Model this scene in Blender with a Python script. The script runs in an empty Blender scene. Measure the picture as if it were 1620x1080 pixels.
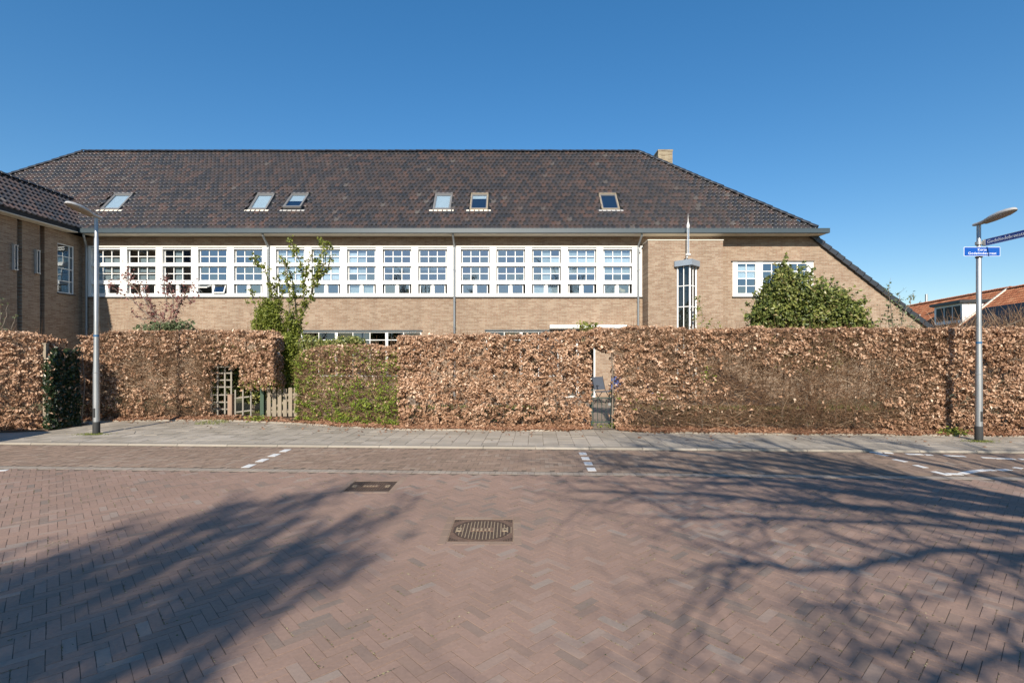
import bpy, math, random
import numpy as np
from mathutils import Vector, Matrix, noise as mnoise
random.seed(7)
rng = np.random.default_rng(11)
R = math.radians

# ------------------------------------------------------------------ camera, sky, sun, exposure
scene = bpy.context.scene
FPX, EYE = 800.0, 1.78
cam_d = bpy.data.cameras.new("camera"); cam = bpy.data.objects.new("camera", cam_d)
scene.collection.objects.link(cam); scene.camera = cam
cam_d.sensor_width = 36.0; cam_d.lens = 36.0 * FPX / 1620.0
cam_d.shift_y = 21.0 / 1620.0
cam_d.clip_start = 0.1; cam_d.clip_end = 2000.0
cam.location = (0, 0, EYE); cam.rotation_euler = (R(90), 0, 0)

SUN = Vector((0.105, 1.0, -0.56)).normalized()          # the way the light travels
sun_d = bpy.data.lights.new("sun", 'SUN'); sun = bpy.data.objects.new("sun", sun_d)
scene.collection.objects.link(sun)
sun_d.energy = 4.8; sun_d.angle = R(0.53); sun_d.color = (1.0, 0.92, 0.80)
sun.rotation_euler = SUN.to_track_quat('-Z', 'Y').to_euler()
sun.location = (-5, -30, 20)
world = bpy.data.worlds.new("World"); scene.world = world; world.use_nodes = True
wn = world.node_tree.nodes; wl = world.node_tree.links
bg = wn["Background"]; sky = wn.new("ShaderNodeTexSky"); sky.sky_type = 'NISHITA'
sky.sun_disc = False; sky.sun_elevation = math.asin(-SUN.z)
sky.sun_rotation = math.atan2(-SUN.x, -SUN.y)
sky.altitude = 0; sky.air_density = 1.0; sky.dust_density = 0.25; sky.ozone_density = 3.0
gm = wn.new("ShaderNodeGamma"); gm.inputs[1].default_value = 0.76; wl.new(sky.outputs[0], gm.inputs[0])
hsv = wn.new("ShaderNodeHueSaturation"); hsv.inputs['Saturation'].default_value = 1.48; hsv.inputs['Hue'].default_value = 0.5025
wl.new(gm.outputs[0], hsv.inputs['Color']); wl.new(hsv.outputs[0], bg.inputs[0]); bg.inputs[1].default_value = 0.142
scene.view_settings.view_transform = 'Standard'; scene.view_settings.look = 'None'
scene.view_settings.exposure = 0.54; scene.view_settings.gamma = 1.0
scene.view_settings.use_curve_mapping = False
scene.cycles.max_bounces = 8; scene.cycles.transparent_max_bounces = 24
scene.cycles.use_denoising = True

# ------------------------------------------------------------------ helpers
COL = scene.collection
def P(px, py, y):                       # point at depth y that photo pixel (px, py) shows
    return ((px - 810.0) * y / FPX, y, EYE + (561.0 - py) * y / FPX)
def XW(px, y): return (px - 810.0) * y / FPX
def ZW(py, y): return EYE + (561.0 - py) * y / FPX
def G(px, py, z=0.0):
    y = FPX * (EYE - z) / (py - 561.0)
    return ((px - 810.0) * y / FPX, y)

def tag(o, label=None, cat=None, group=None, kind=None):
    if label: o["label"] = label
    if cat: o["category"] = cat
    if group: o["group"] = group
    if kind: o["kind"] = kind
    return o
def empty(name, label, cat, loc=(0, 0, 0), group=None):
    o = bpy.data.objects.new(name, None); COL.objects.link(o); o.location = loc
    o.empty_display_size = 0.3
    return tag(o, label, cat, group)
def wpos(o):
    v = Vector((0, 0, 0))
    while o is not None: v += o.location; o = o.parent
    return v
def link(name, me, parent=None, loc=None, rot=None):
    o = bpy.data.objects.new(name, me); COL.objects.link(o)
    if parent is not None:
        o.parent = parent
        o.location = Vector(loc if loc is not None else (0, 0, 0)) - wpos(parent)
    elif loc is not None: o.location = loc
    if rot is not None: o.rotation_euler = rot
    return o
def copy_thing(root, loc, label=None):
    c = root.copy(); COL.objects.link(c); c.location = loc
    if label: c["label"] = label
    for ch in root.children:
        d = ch.copy(); COL.objects.link(d); d.parent = c
        for g in ch.children:
            e = g.copy(); COL.objects.link(e); e.parent = d
    return c

BOXF = np.array([[0,3,2,1],[4,5,6,7],[0,1,5,4],[1,2,6,5],[2,3,7,6],[3,0,4,7]])
class MB:
    """collects vertices, faces and one tint value per vertex; built as ONE mesh"""
    def __init__(s): s.v = []; s.t = []; s.q = []; s.tr = []; s.ng = []; s.n = 0
    def add(s, v, f, tint=0.5):
        v = np.asarray(v, float).reshape(-1, 3); f = np.asarray(f)
        s.v.append(v); s.t.append(np.broadcast_to(np.asarray(tint, float), (len(v),)).copy())
        if len(f):
            (s.q if f.shape[1] == 4 else s.tr).append(f + s.n)
        s.n += len(v); return s
    def ngon(s, v, tint=0.5):
        v = np.asarray(v, float); s.v.append(v); s.t.append(np.full(len(v), tint))
        s.ng.append(list(range(s.n, s.n + len(v)))); s.n += len(v); return s
    def box(s, x0, x1, y0, y1, z0, z1, tint=0.5):
        return s.add([(x0,y0,z0),(x1,y0,z0),(x1,y1,z0),(x0,y1,z0),(x0,y0,z1),(x1,y0,z1),(x1,y1,z1),(x0,y1,z1)], BOXF, tint)
    def hexa(s, pts, tint=0.5): return s.add(pts, BOXF, tint)
    def beam(s, a, b, w, h, tint=0.5, up=(0,0,1)):
        a = Vector(a); b = Vector(b); d = (b-a).normalized(); u = Vector(up)
        r = d.cross(u)
        if r.length < 1e-4: r = d.cross(Vector((0,1,0)))
        r.normalize(); u = r.cross(d).normalized()
        r *= w/2; u *= h/2
        return s.add([a-r-u, a+r-u, b+r-u, b-r-u, a-r+u, a+r+u, b+r+u, b-r+u], BOXF, tint)
    def tube(s, pts, rad, n=6, tint=0.5, cap=True):
        pts = [Vector(p) for p in pts]; rad = rad if hasattr(rad, '__len__') else [rad]*len(pts)
        d0 = (pts[1]-pts[0]).normalized()
        u = Vector((0,0,1)) if abs(d0.z) < .9 else Vector((1,0,0))
        vs = []; prev = None
        for i, p in enumerate(pts):
            d = (pts[min(i+1,len(pts)-1)]-pts[max(i-1,0)]).normalized()
            if prev is None: a = d.cross(u).normalized()
            else: a = (prev - d*prev.dot(d)).normalized()
            prev = a; b = d.cross(a)
            for k in range(n):
                an = 2*math.pi*k/n; vs.append(p + (a*math.cos(an)+b*math.sin(an))*rad[i])
        fs = []
        for i in range(len(pts)-1):
            for k in range(n):
                k2 = (k+1) % n; fs.append([i*n+k, i*n+k2, (i+1)*n+k2, (i+1)*n+k])
        s.add(np.array([tuple(v) for v in vs]), np.array(fs), tint)
        if cap and n > 3:
            s.ngon([tuple(v) for v in reversed(vs[:n])], tint); s.ngon([tuple(v) for v in vs[-n:]], tint)
        return s
    def prism(s, poly, axis, a0, a1, tint=0.5):
        """poly: 2D outline, extruded along axis from a0 to a1"""
        def mk(p, a):
            return {'x': (a, p[0], p[1]), 'y': (p[0], a, p[1]), 'z': (p[0], p[1], a)}[axis]
        n = len(poly); A = [mk(p, a0) for p in poly]; B = [mk(p, a1) for p in poly]
        s.ngon(A[::-1], tint); s.ngon(B, tint)
        s.add(A + B, [[i, (i+1) % n, n+(i+1) % n, n+i] for i in range(n)], tint)
        return s
    def lathe(s, prof, cx, cy, n=16, tint=0.5):
        vs = [(cx+r*math.cos(2*math.pi*k/n), cy+r*math.sin(2*math.pi*k/n), z) for r, z in prof for k in range(n)]
        fs = [[i*n+k, i*n+(k+1) % n, (i+1)*n+(k+1) % n, (i+1)*n+k] for i in range(len(prof)-1) for k in range(n)]
        return s.add(vs, fs, tint)
    def mesh(s, name, mat, smooth=False):
        me = bpy.data.meshes.new(name)
        v = np.concatenate(s.v) if s.v else np.zeros((0,3))
        loops = []; sizes = []
        if s.q: q = np.concatenate(s.q); loops.append(q.ravel()); sizes.append(np.full(len(q), 4))
        if s.tr: q = np.concatenate(s.tr); loops.append(q.ravel()); sizes.append(np.full(len(q), 3))
        for g in s.ng: loops.append(np.array(g)); sizes.append(np.array([len(g)]))
        loops = np.concatenate(loops); sizes = np.concatenate(sizes)
        me.vertices.add(len(v)); me.vertices.foreach_set("co", v.astype(np.float32).ravel())
        me.loops.add(len(loops)); me.loops.foreach_set("vertex_index", loops.astype(np.int32))
        me.polygons.add(len(sizes))
        st = np.concatenate([[0], np.cumsum(sizes)[:-1]])
        me.polygons.foreach_set("loop_start", st.astype(np.int32))
        a = me.attributes.new("tint", 'FLOAT', 'POINT')
        a.data.foreach_set("value", np.concatenate(s.t).astype(np.float32))
        me.update(calc_edges=True); me.validate()
        me.polygons.foreach_set("use_smooth", np.full(len(me.polygons), smooth, bool))
        me.materials.append(mat); return me
    def build(s, name, mat, parent=None, smooth=False, kind=None, label=None, loc=None):
        o = link(name, s.mesh(name, mat, smooth), parent, loc)
        if kind: o["kind"] = kind
        if label: o["label"] = label
        return o

# ------------------------------------------------------------------ materials
def newmat(name):
    m = bpy.data.materials.new(name); m.use_nodes = True
    nt = m.node_tree; return m, nt, nt.nodes["Principled BSDF"]
def N(nt, typ, **kw):
    n = nt.nodes.new(typ)
    for k, v in kw.items():
        if k in ('operation','data_type','blend_type','attribute_name','noise_dimensions','feature','attribute_type','interpolation_type'): setattr(n, k, v)
        else: n.inputs[k].default_value = v
    return n
def ramp(nt, fac, stops, interp='LINEAR'):
    r = nt.nodes.new("ShaderNodeValToRGB"); cr = r.color_ramp; cr.interpolation = interp
    while len(cr.elements) < len(stops): cr.elements.new(0.5)
    for e, (p, c) in zip(cr.elements, stops):
        e.position = p; e.color = tuple(c) + (1,) if len(c) == 3 else c
    nt.links.new(fac, r.inputs[0]); return r.outputs[0]
def mul(nt, col, fac, lo, hi):
    """multiply a colour by a value that runs from lo to hi with fac"""
    mr = N(nt, "ShaderNodeMapRange"); nt.links.new(fac, mr.inputs[0])
    mr.inputs[3].default_value = lo; mr.inputs[4].default_value = hi
    vm = nt.nodes.new("ShaderNodeVectorMath"); vm.operation = 'SCALE'
    nt.links.new(col, vm.inputs[0]); nt.links.new(mr.outputs[0], vm.inputs['Scale']); return vm.outputs[0]
def mix(nt, a, b, fac):
    m = nt.nodes.new("ShaderNodeMix"); m.data_type = 'RGBA'
    if hasattr(fac, 'default_value') or hasattr(fac, 'links'): nt.links.new(fac, m.inputs[0])
    else: m.inputs[0].default_value = fac
    for s, i in ((a, 6), (b, 7)):
        if isinstance(s, tuple): m.inputs[i].default_value = s + (1,)
        else: nt.links.new(s, m.inputs[i])
    return m.outputs[2]
def geo(nt): return nt.nodes.new("ShaderNodeNewGeometry").outputs['Position']
def noise(nt, vec, scale, detail=4, rough=.6):
    n = N(nt, "ShaderNodeTexNoise", Scale=scale, Detail=detail, Roughness=rough)
    nt.links.new(vec, n.inputs['Vector']); return n.outputs['Fac']
def stretch(nt, vec, sc):
    m = nt.nodes.new("ShaderNodeMapping"); m.inputs['Scale'].default_value = sc
    nt.links.new(vec, m.inputs[0]); return m.outputs[0]
def bump(nt, bsdf, h, strength=.3, dist=.01):
    b = N(nt, "ShaderNodeBump", Strength=strength, Distance=dist)
    nt.links.new(h, b.inputs['Height']); nt.links.new(b.outputs[0], bsdf.inputs['Normal'])
def tintattr(nt):
    a = nt.nodes.new("ShaderNodeAttribute"); a.attribute_name = "tint"; return a.outputs['Fac']

def mat_tinted(name, stops, rough=.8, grime=(.75, 1.12), gscale=.7, fine=60., bstr=.25, spec=.3, metallic=0., fgr=(.85, 1.1)):
    m, nt, b = newmat(name); g = geo(nt)
    c = ramp(nt, tintattr(nt), stops)
    n1 = noise(nt, g, gscale, 5); n2 = noise(nt, g, fine, 3)
    c = mul(nt, c, n1, *grime); c = mul(nt, c, n2, *fgr)
    nt.links.new(c, b.inputs['Base Color']); b.inputs['Roughness'].default_value = rough
    b.inputs['Specular IOR Level'].default_value = spec; b.inputs['Metallic'].default_value = metallic
    if bstr: bump(nt, b, n2, bstr, .004)
    return m
def mat_plain(name, col, rough=.6, metallic=0., var=.12, scale=3., spec=.4, bstr=0.0, streak=None):
    m, nt, b = newmat(name); g = geo(nt)
    if streak: g = stretch(nt, g, streak)
    n1 = noise(nt, g, scale, 5)
    c = nt.nodes.new("ShaderNodeRGB"); c.outputs[0].default_value = tuple(col)+(1,)
    c = mul(nt, c.outputs[0], n1, 1-var*1.5, 1+var*1.2)
    nt.links.new(c, b.inputs['Base Color']); b.inputs['Roughness'].default_value = rough
    b.inputs['Metallic'].default_value = metallic; b.inputs['Specular IOR Level'].default_value = spec
    if bstr: bump(nt, b, n1, bstr, .01)
    return m

def mat_facade(name, axis, base=((.27,.185,.125),(.325,.235,.165),(.37,.28,.20)), dark=1.0):
    """yellow-brown stretcher bond; axis 'x' or 'y' = the direction in which the wall runs"""
    m, nt, b = newmat(name); g = geo(nt)
    sep = nt.nodes.new("ShaderNodeSeparateXYZ"); nt.links.new(g, sep.inputs[0])
    com = nt.nodes.new("ShaderNodeCombineXYZ")
    nt.links.new(sep.outputs[0 if axis == 'x' else 1], com.inputs[0]); nt.links.new(sep.outputs[2], com.inputs[1])
    br = N(nt, "ShaderNodeTexBrick", Scale=1.0)
    br.inputs['Brick Width'].default_value = .222; br.inputs['Row Height'].default_value = .0625
    br.inputs['Mortar Size'].default_value = .0055; br.inputs['Mortar Smooth'].default_value = .2
    br.inputs['Bias'].default_value = 0.0
    br.inputs['Color1'].default_value = (0,0,0,1); br.inputs['Color2'].default_value = (1,1,1,1)
    br.inputs['Mortar'].default_value = (.5,.5,.5,1)
    nt.links.new(com.outputs[0], br.inputs['Vector'])
    c = ramp(nt, br.outputs['Color'], [(0.0, base[0]), (.18, base[0]), (.55, base[1]), (1.0, base[2])])
    # odd pinkish or burnt bricks, in brick-sized cells
    n3 = noise(nt, stretch(nt, g, (15., 15., 18.)), 1.0, 2, .5)
    c = mix(nt, c, (.25, .13, .085), ramp(nt, n3, [(.52, (0,0,0)), (.75, (.7,.7,.7))]))
    c = mix(nt, c, (.36, .31, .25), br.outputs['Fac'])
    n1 = noise(nt, g, .35, 6, .62); c = mul(nt, c, n1, .70*dark, 1.24*dark)
    n2 = noise(nt, stretch(nt, g, (2.2, 2.2, .25)), 1.0, 5, .65); c = mul(nt, c, n2, .76, 1.16)
    nt.links.new(c, b.inputs['Base Color']); b.inputs['Roughness'].default_value = .9
    b.inputs['Specular IOR Level'].default_value = .2
    inv = nt.nodes.new("ShaderNodeMath"); inv.operation = 'SUBTRACT'; inv.inputs[0].default_value = 1
    nt.links.new(br.outputs['Fac'], inv.inputs[1])
    n4 = noise(nt, g, 45, 3)
    ad = nt.nodes.new("ShaderNodeMath"); ad.operation = 'MULTIPLY_ADD'; ad.inputs[1].default_value = .5
    nt.links.new(n4, ad.inputs[0]); nt.links.new(inv.outputs[0], ad.inputs[2])
    bump(nt, b, ad.outputs[0], .55, .008); return m

def mat_glass(name, refl=.30, tint=(.85,.9,.93)):
    m = bpy.data.materials.new(name); m.use_nodes = True; nt = m.node_tree; nt.nodes.clear()
    out = nt.nodes.new("ShaderNodeOutputMaterial"); mx = nt.nodes.new("ShaderNodeMixShader")
    gl = nt.nodes.new("ShaderNodeBsdfGlossy"); gl.inputs['Roughness'].default_value = .02
    gl.inputs['Color'].default_value = (.86,.93,1,1)
    tr = nt.nodes.new("ShaderNodeBsdfTransparent"); tr.inputs[0].default_value = tint + (1,)
    g = geo(nt); n = noise(nt, g, 1.6, 2, .5)
    bp = N(nt, "ShaderNodeBump", Strength=.012, Distance=.02); nt.links.new(n, bp.inputs['Height'])
    oi = nt.nodes.new("ShaderNodeObjectInfo"); wn_ = nt.nodes.new("ShaderNodeTexWhiteNoise"); wn_.noise_dimensions = '1D'
    nt.links.new(oi.outputs['Random'], wn_.inputs['W']); s1 = nt.nodes.new("ShaderNodeVectorMath"); s1.operation = 'SUBTRACT'; s1.inputs[1].default_value = (.5,.5,.5)
    nt.links.new(wn_.outputs['Color'], s1.inputs[0]); s2 = nt.nodes.new("ShaderNodeVectorMath"); s2.operation = 'SCALE'; s2.inputs['Scale'].default_value = .045; nt.links.new(s1.outputs[0], s2.inputs[0])
    s3 = nt.nodes.new("ShaderNodeVectorMath"); s3.operation = 'ADD'; nt.links.new(bp.outputs[0], s3.inputs[0]); nt.links.new(s2.outputs[0], s3.inputs[1])
    s4 = nt.nodes.new("ShaderNodeVectorMath"); s4.operation = 'NORMALIZE'; nt.links.new(s3.outputs[0], s4.inputs[0]); nt.links.new(s4.outputs[0], gl.inputs['Normal'])
    fr = nt.nodes.new("ShaderNodeFresnel"); fr.inputs[0].default_value = 1.5
    ma = nt.nodes.new("ShaderNodeMath"); ma.operation = 'ADD'; ma.inputs[1].default_value = refl - .04; ma.use_clamp = True
    gb = nt.nodes.new("ShaderNodeNewGeometry"); sb = nt.nodes.new("ShaderNodeMath"); sb.operation = 'MULTIPLY_ADD'
    sb.inputs[1].default_value = -1.0; sb.inputs[2].default_value = 1.0; nt.links.new(gb.outputs['Backfacing'], sb.inputs[0])
    pr = nt.nodes.new("ShaderNodeMath"); pr.operation = 'MULTIPLY'; nt.links.new(fr.outputs[0], ma.inputs[0])
    nt.links.new(ma.outputs[0], pr.inputs[0]); nt.links.new(sb.outputs[0], pr.inputs[1]); nt.links.new(pr.outputs[0], mx.inputs[0])
    nt.links.new(tr.outputs[0], mx.inputs[1]); nt.links.new(gl.outputs[0], mx.inputs[2])
    nt.links.new(mx.outputs[0], out.inputs[0]); return m

def mat_leaf(name, stops, rough=.55, transl=.35, spec=.3, patch=(.8, 1.15), pscale=1.2):
    m, nt, b = newmat(name); g = geo(nt)
    c = ramp(nt, tintattr(nt), stops)
    n1 = noise(nt, g, pscale, 4); c = mul(nt, c, n1, *patch)
    nt.links.new(c, b.inputs['Base Color']); b.inputs['Roughness'].default_value = rough
    b.inputs['Specular IOR Level'].default_value = spec
    tl = nt.nodes.new("ShaderNodeBsdfTranslucent"); nt.links.new(c, tl.inputs[0])
    mx = nt.nodes.new("ShaderNodeMixShader"); mx.inputs[0].default_value = transl
    nt.links.new(b.outputs[0], mx.inputs[1]); nt.links.new(tl.outputs[0], mx.inputs[2])
    nt.links.new(mx.outputs[0], nt.nodes["Material Output"].inputs[0]); return m

M = {}
M['road'] = mat_tinted('red_klinker', [(0,(.232,.182,.148)),(.25,(.280,.194,.150)),(.5,(.312,.208,.158)),(.75,(.338,.224,.172)),(1,(.330,.256,.208))], rough=.82, grime=(.74,1.22), gscale=.55, fine=38., bstr=.4, fgr=(.80,1.16))
M['bay'] = mat_tinted('orange_brown_klinker', [(0,(.23,.165,.12)),(.3,(.27,.19,.138)),(.7,(.305,.212,.156)),(1,(.33,.25,.19))], rough=.85, grime=(.75,1.2), gscale=.8, fine=70., bstr=.35)
M['joint'] = mat_plain('joint_sand', (.165,.125,.092), .95, var=.6, scale=16, bstr=.4)
M['greybrick'] = mat_tinted('pale_grey_setts', [(0,(.34,.275,.22)),(.5,(.37,.305,.245)),(1,(.40,.335,.27))], rough=.85, grime=(.75,1.12), gscale=1.3)
M['slab'] = mat_tinted('concrete_slab', [(0,(.33,.285,.225)),(.5,(.42,.365,.295)),(1,(.49,.43,.355))], rough=.88, grime=(.62,1.22), gscale=.9, fine=55.)
M['oldslab'] = mat_tinted('mossy_slab', [(0,(.17,.155,.12)),(1,(.27,.245,.195))], rough=.9, grime=(.6,1.25), gscale=1.4, fine=55.)
M['kerb'] = mat_tinted('kerb_concrete', [(0,(.30,.262,.212)),(1,(.38,.335,.275))], rough=.85, grime=(.7,1.15), gscale=1.2)
M['paint'] = mat_plain('road_paint', (.72,.71,.68), .7, var=.2, scale=25)
M['soil'] = mat_plain('soil', (.10,.065,.04), .95, var=.4, scale=8, bstr=.5)
M['ground'] = mat_plain('earth_and_grass', (.09,.095,.045), .95, var=.4, scale=1.5)
M['path'] = mat_plain('garden_paving', (.24,.19,.145), .9, var=.25, scale=5, bstr=.3)
M['brick_x'] = mat_facade('yellow_brick_front', 'x')
M['brick_y'] = mat_facade('yellow_brick_side', 'y')
M['chim'] = mat_facade('yellow_brick_chimney', 'x', base=((.20,.16,.10),(.29,.24,.16),(.36,.31,.21)))
M['tile'] = mat_tinted('glazed_roof_tile', [(0,(.026,.028,.032)),(.36,(.040,.037,.038)),(.60,(.056,.044,.040)),(.85,(.068,.048,.041)),(.97,(.088,.054,.043)),(1,(.095,.084,.076))], rough=.46, grime=(.80,1.4), gscale=.8, fine=28., bstr=.15, spec=.6)
M['ridge'] = mat_tinted('ridge_tile', [(0,(.022,.028,.038)),(1,(.045,.045,.05))], rough=.35, spec=.6)
M['zinc'] = mat_plain('painted_gutter', (.040,.060,.072), .45, var=.12, scale=1.2, spec=.5)
M['zincdark'] = mat_plain('dark_gutter', (.02,.024,.028), .5)
M['pipe'] = mat_plain('zinc_pipe', (.30,.32,.33), .45, metallic=.5, var=.2, scale=2, streak=(1,1,.3))
M['cap'] = mat_plain('zinc_cap', (.36,.41,.46), .4, metallic=.35, var=.1)
M['white'] = mat_plain('white_timber', (.80,.79,.76), .5, var=.04, scale=4)
M['soffit'] = mat_plain('soffit_board', (.70,.64,.54), .6, var=.06)
M['headshade'] = mat_plain('painted_shade', (.05,.045,.04), .7)  # near-black that stands in for shade under the head rail
M['sill'] = mat_plain('stone_sill', (.09,.085,.08), .7)
M['glass'] = mat_glass('window_glass', .30)
M['glass2'] = mat_glass('dark_glass', .10, (.5,.55,.6))
M['blind'] = mat_plain('white_blind', (.70,.72,.70), .8, var=.04)
M['blindgrey'] = mat_plain('grey_blind', (.40,.43,.42), .8, var=.06)
M['room'] = mat_plain('room_plaster', (.34,.33,.30), .9)
M['floor'] = mat_plain('room_floor', (.13,.11,.09), .8)
M['steel'] = mat_plain('galvanised_steel', (.42,.43,.43), .42, metallic=.75, var=.22, scale=4, streak=(1,1,.35), bstr=.05)
M['bitumen'] = mat_plain('black_pole_foot', (.035,.035,.035), .7, var=.3)
M['lamp'] = mat_plain('lamp_housing', (.50,.49,.47), .45, var=.1, metallic=.2)
M['lens'] = mat_plain('lamp_cover', (.30,.25,.19), .35, var=.15)
M['blue'] = mat_plain('sign_blue', (.004,.075,.36), .4, var=.05)
M['dblue'] = mat_plain('sign_dark_blue', (.01,.06,.30), .4, var=.05)
M['signwhite'] = mat_plain('sign_white', (.82,.84,.86), .45, var=.03)
M['iron'] = mat_plain('rusty_iron', (.20,.125,.085), .65, var=.4, scale=18, metallic=.2, bstr=.3)
M['irondark'] = mat_plain('dark_iron', (.085,.058,.044), .7, var=.4, scale=18, metallic=.2)
M['sandy'] = mat_plain('sand_in_recess', (.34,.26,.17), .9, var=.3, scale=20)
M['wood'] = mat_plain('grey_wood', (.27,.225,.165), .85, var=.25, scale=9, streak=(1,1,.2), bstr=.3)
M['lattice'] = mat_plain('weathered_lattice', (.26,.235,.195), .85, var=.15, scale=6)
M['gatepost'] = mat_plain('green_post', (.05,.085,.055), .7, var=.3)
M['gatemetal'] = mat_plain('green_black_metal', (.025,.05,.042), .5, var=.2)
M['bark'] = mat_plain('grey_bark', (.20,.165,.13), .9, var=.35, scale=12, bstr=.4)
M['twig'] = mat_tinted('brown_twig', [(0,(.085,.048,.026)),(.6,(.225,.125,.068)),(1,(.46,.34,.23))], rough=.85, bstr=0, fine=20)
M['beech'] = mat_leaf('dry_beech_leaf', [(0,(.13,.062,.035)),(.20,(.28,.150,.086)),(.5,(.47,.285,.175)),(.8,(.66,.455,.315)),(1,(.82,.64,.48))], rough=.5, transl=.16, patch=(.74,1.2))
M['fallen'] = mat_leaf('fallen_leaf', [(0,(.13,.06,.035)),(.5,(.31,.155,.085)),(1,(.46,.28,.18))], rough=.7, transl=.2)
M['fresh'] = mat_leaf('fresh_green_leaf', [(0,(.10,.15,.02)),(.5,(.19,.26,.03)),(1,(.32,.38,.06))], rough=.5, transl=.4)
M['pear'] = mat_leaf('young_tree_leaf', [(0,(.08,.11,.018)),(.5,(.19,.23,.035)),(1,(.35,.37,.08))], rough=.45, transl=.35)
M['evergreen'] = mat_leaf('evergreen_leaf', [(0,(.06,.09,.022)),(.45,(.165,.195,.048)),(.8,(.30,.31,.085)),(1,(.42,.34,.16))], rough=.42, transl=.2, spec=.5)
M['ivy'] = mat_leaf('ivy_leaf', [(0,(.010,.022,.007)),(.7,(.024,.042,.014)),(1,(.05,.075,.025))], rough=.35, transl=.15, spec=.5)
M['purple'] = mat_leaf('purple_leaf', [(0,(.13,.045,.04)),(.6,(.30,.13,.115)),(1,(.50,.29,.25))], rough=.5, transl=.35)
M['greyleaf'] = mat_leaf('grey_green_leaf', [(0,(.08,.11,.045)),(1,(.21,.25,.13))], rough=.5, transl=.3)
M['orange'] = mat_tinted('orange_roof_tile', [(0,(.30,.10,.048)),(.5,(.44,.16,.075)),(1,(.54,.25,.13))], rough=.8, gscale=.5, fine=8, bstr=.1)
M['solar'] = mat_plain('solar_panel', (.02,.02,.022), .55, var=.1, spec=.2)
M['redbrick'] = mat_facade('brown_brick_house', 'y', base=((.18,.12,.08),(.24,.17,.12),(.30,.22,.16)))
M['blueseat'] = mat_plain('blue_fabric', (.04,.09,.28), .8, var=.15)
M['blackmetal'] = mat_plain('black_metal', (.02,.02,.022), .45)
M['vanpaint'] = mat_plain('grey_van_paint', (.18,.19,.20), .3, var=.03, spec=.6)
M['tyre'] = mat_plain('tyre_rubber', (.02,.02,.02), .85)
M['plush'] = mat_plain('cream_plush', (.55,.40,.20), .9)
M['band'] = mat_plain('blue_tape', (.02,.10,.22), .5)

M['skyframe'] = mat_plain('skylight_frame', (.22,.215,.21), .4, metallic=.3)
M['greymetal'] = mat_plain('grey_metal', (.10,.11,.13), .5, metallic=.2)
# ------------------------------------------------------------------ ground, road, pavement
YAW = -0.047                                   # the street runs slightly askew to the camera
CU = Vector((1, YAW, 0)).normalized(); CV = Vector((-YAW, 1, 0)).normalized()
RA = math.atan2(CU.y, CU.x)
def road(s, t, z=0.0): return (CU.x*s + CV.x*t, CU.y*s + CV.y*t, z)
KERB_T, BAND0, BAND1, ZP = 9.56, 7.53, 7.70, 0.035
def sheet(name, pts, z, mat, kind='structure'):
    return tag(MB().ngon([(x, y, z) for x, y in pts]).build(name, mat), kind=kind)
sheet('ground', [(-400,-400),(400,-400),(400,600),(-400,600)], -0.06, M['ground'])
sheet('road', [road(-200,-30)[:2], road(200,-30)[:2], road(200,KERB_T)[:2], road(-200,KERB_T)[:2]], -0.0024, M['joint'])
M['farbrick'] = mat_plain('distant_klinker', (.23,.155,.13), .85, var=.2, scale=3)
for s0, s1, t0, t1 in ((-200,-16,-30,7.5),(16,200,-30,7.5),(-16,16,-30,1.0)):
    sheet('road_surface', [road(s0,t0)[:2], road(s1,t0)[:2], road(s1,t1)[:2], road(s0,t1)[:2]], -0.003, M['farbrick'])

MAN = [(-0.305, 5.15, .63, .64), (-1.91, 6.86, .60, .52)]          # manhole centres and sizes
def in_man(x, y, m=.09):
    r = np.zeros(len(x), bool)
    for cx, cy, w, d in MAN: r |= (abs(x-cx) < w/2+m) & (abs(y-cy) < d/2+m)
    return r
def vnoise(x, y, sc, seed=0):
    return np.array([mnoise.noise(Vector((a*sc+seed, b*sc, seed*.7))) for a, b in zip(x, y)])
def bricks(centres, ang, L, W, H, z, tint, gap, jit=.0006, inset=.0035):
    """many cobbles at once; returns (verts (n,8,3))"""
    n = len(centres); ang = ang+rng.normal(0, .004, n); centres = centres+rng.normal(0, .0009, (n,3))*[1,1,0]; c, s = np.cos(ang), np.sin(ang)
    gap = gap*.6; inset = inset*.2; hx, hy = (L-gap)/2, (W-gap)/2
    hx = np.broadcast_to(hx, (n,)); hy = np.broadcast_to(hy, (n,))
    zt = z + rng.normal(0, jit, n); tx = rng.normal(0, .003, n); ty = rng.normal(0, .008, n)
    V = np.zeros((n, 8, 3))
    for k, (sx, sy, top) in enumerate([(-1,-1,0),(1,-1,0),(1,1,0),(-1,1,0),(-1,-1,1),(1,-1,1),(1,1,1),(-1,1,1)]):
        lx = sx*(hx-inset*top); ly = sy*(hy-inset*top)
        V[:,k,0] = centres[:,0] + lx*c - ly*s; V[:,k,1] = centres[:,1] + lx*s + ly*c
        V[:,k,2] = zt + lx*tx + ly*ty if top else z-H
    return V
TOPF = np.array([[4,5,6,7],[0,1,5,4],[1,2,6,5],[2,3,7,6],[3,0,4,7]])
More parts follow.
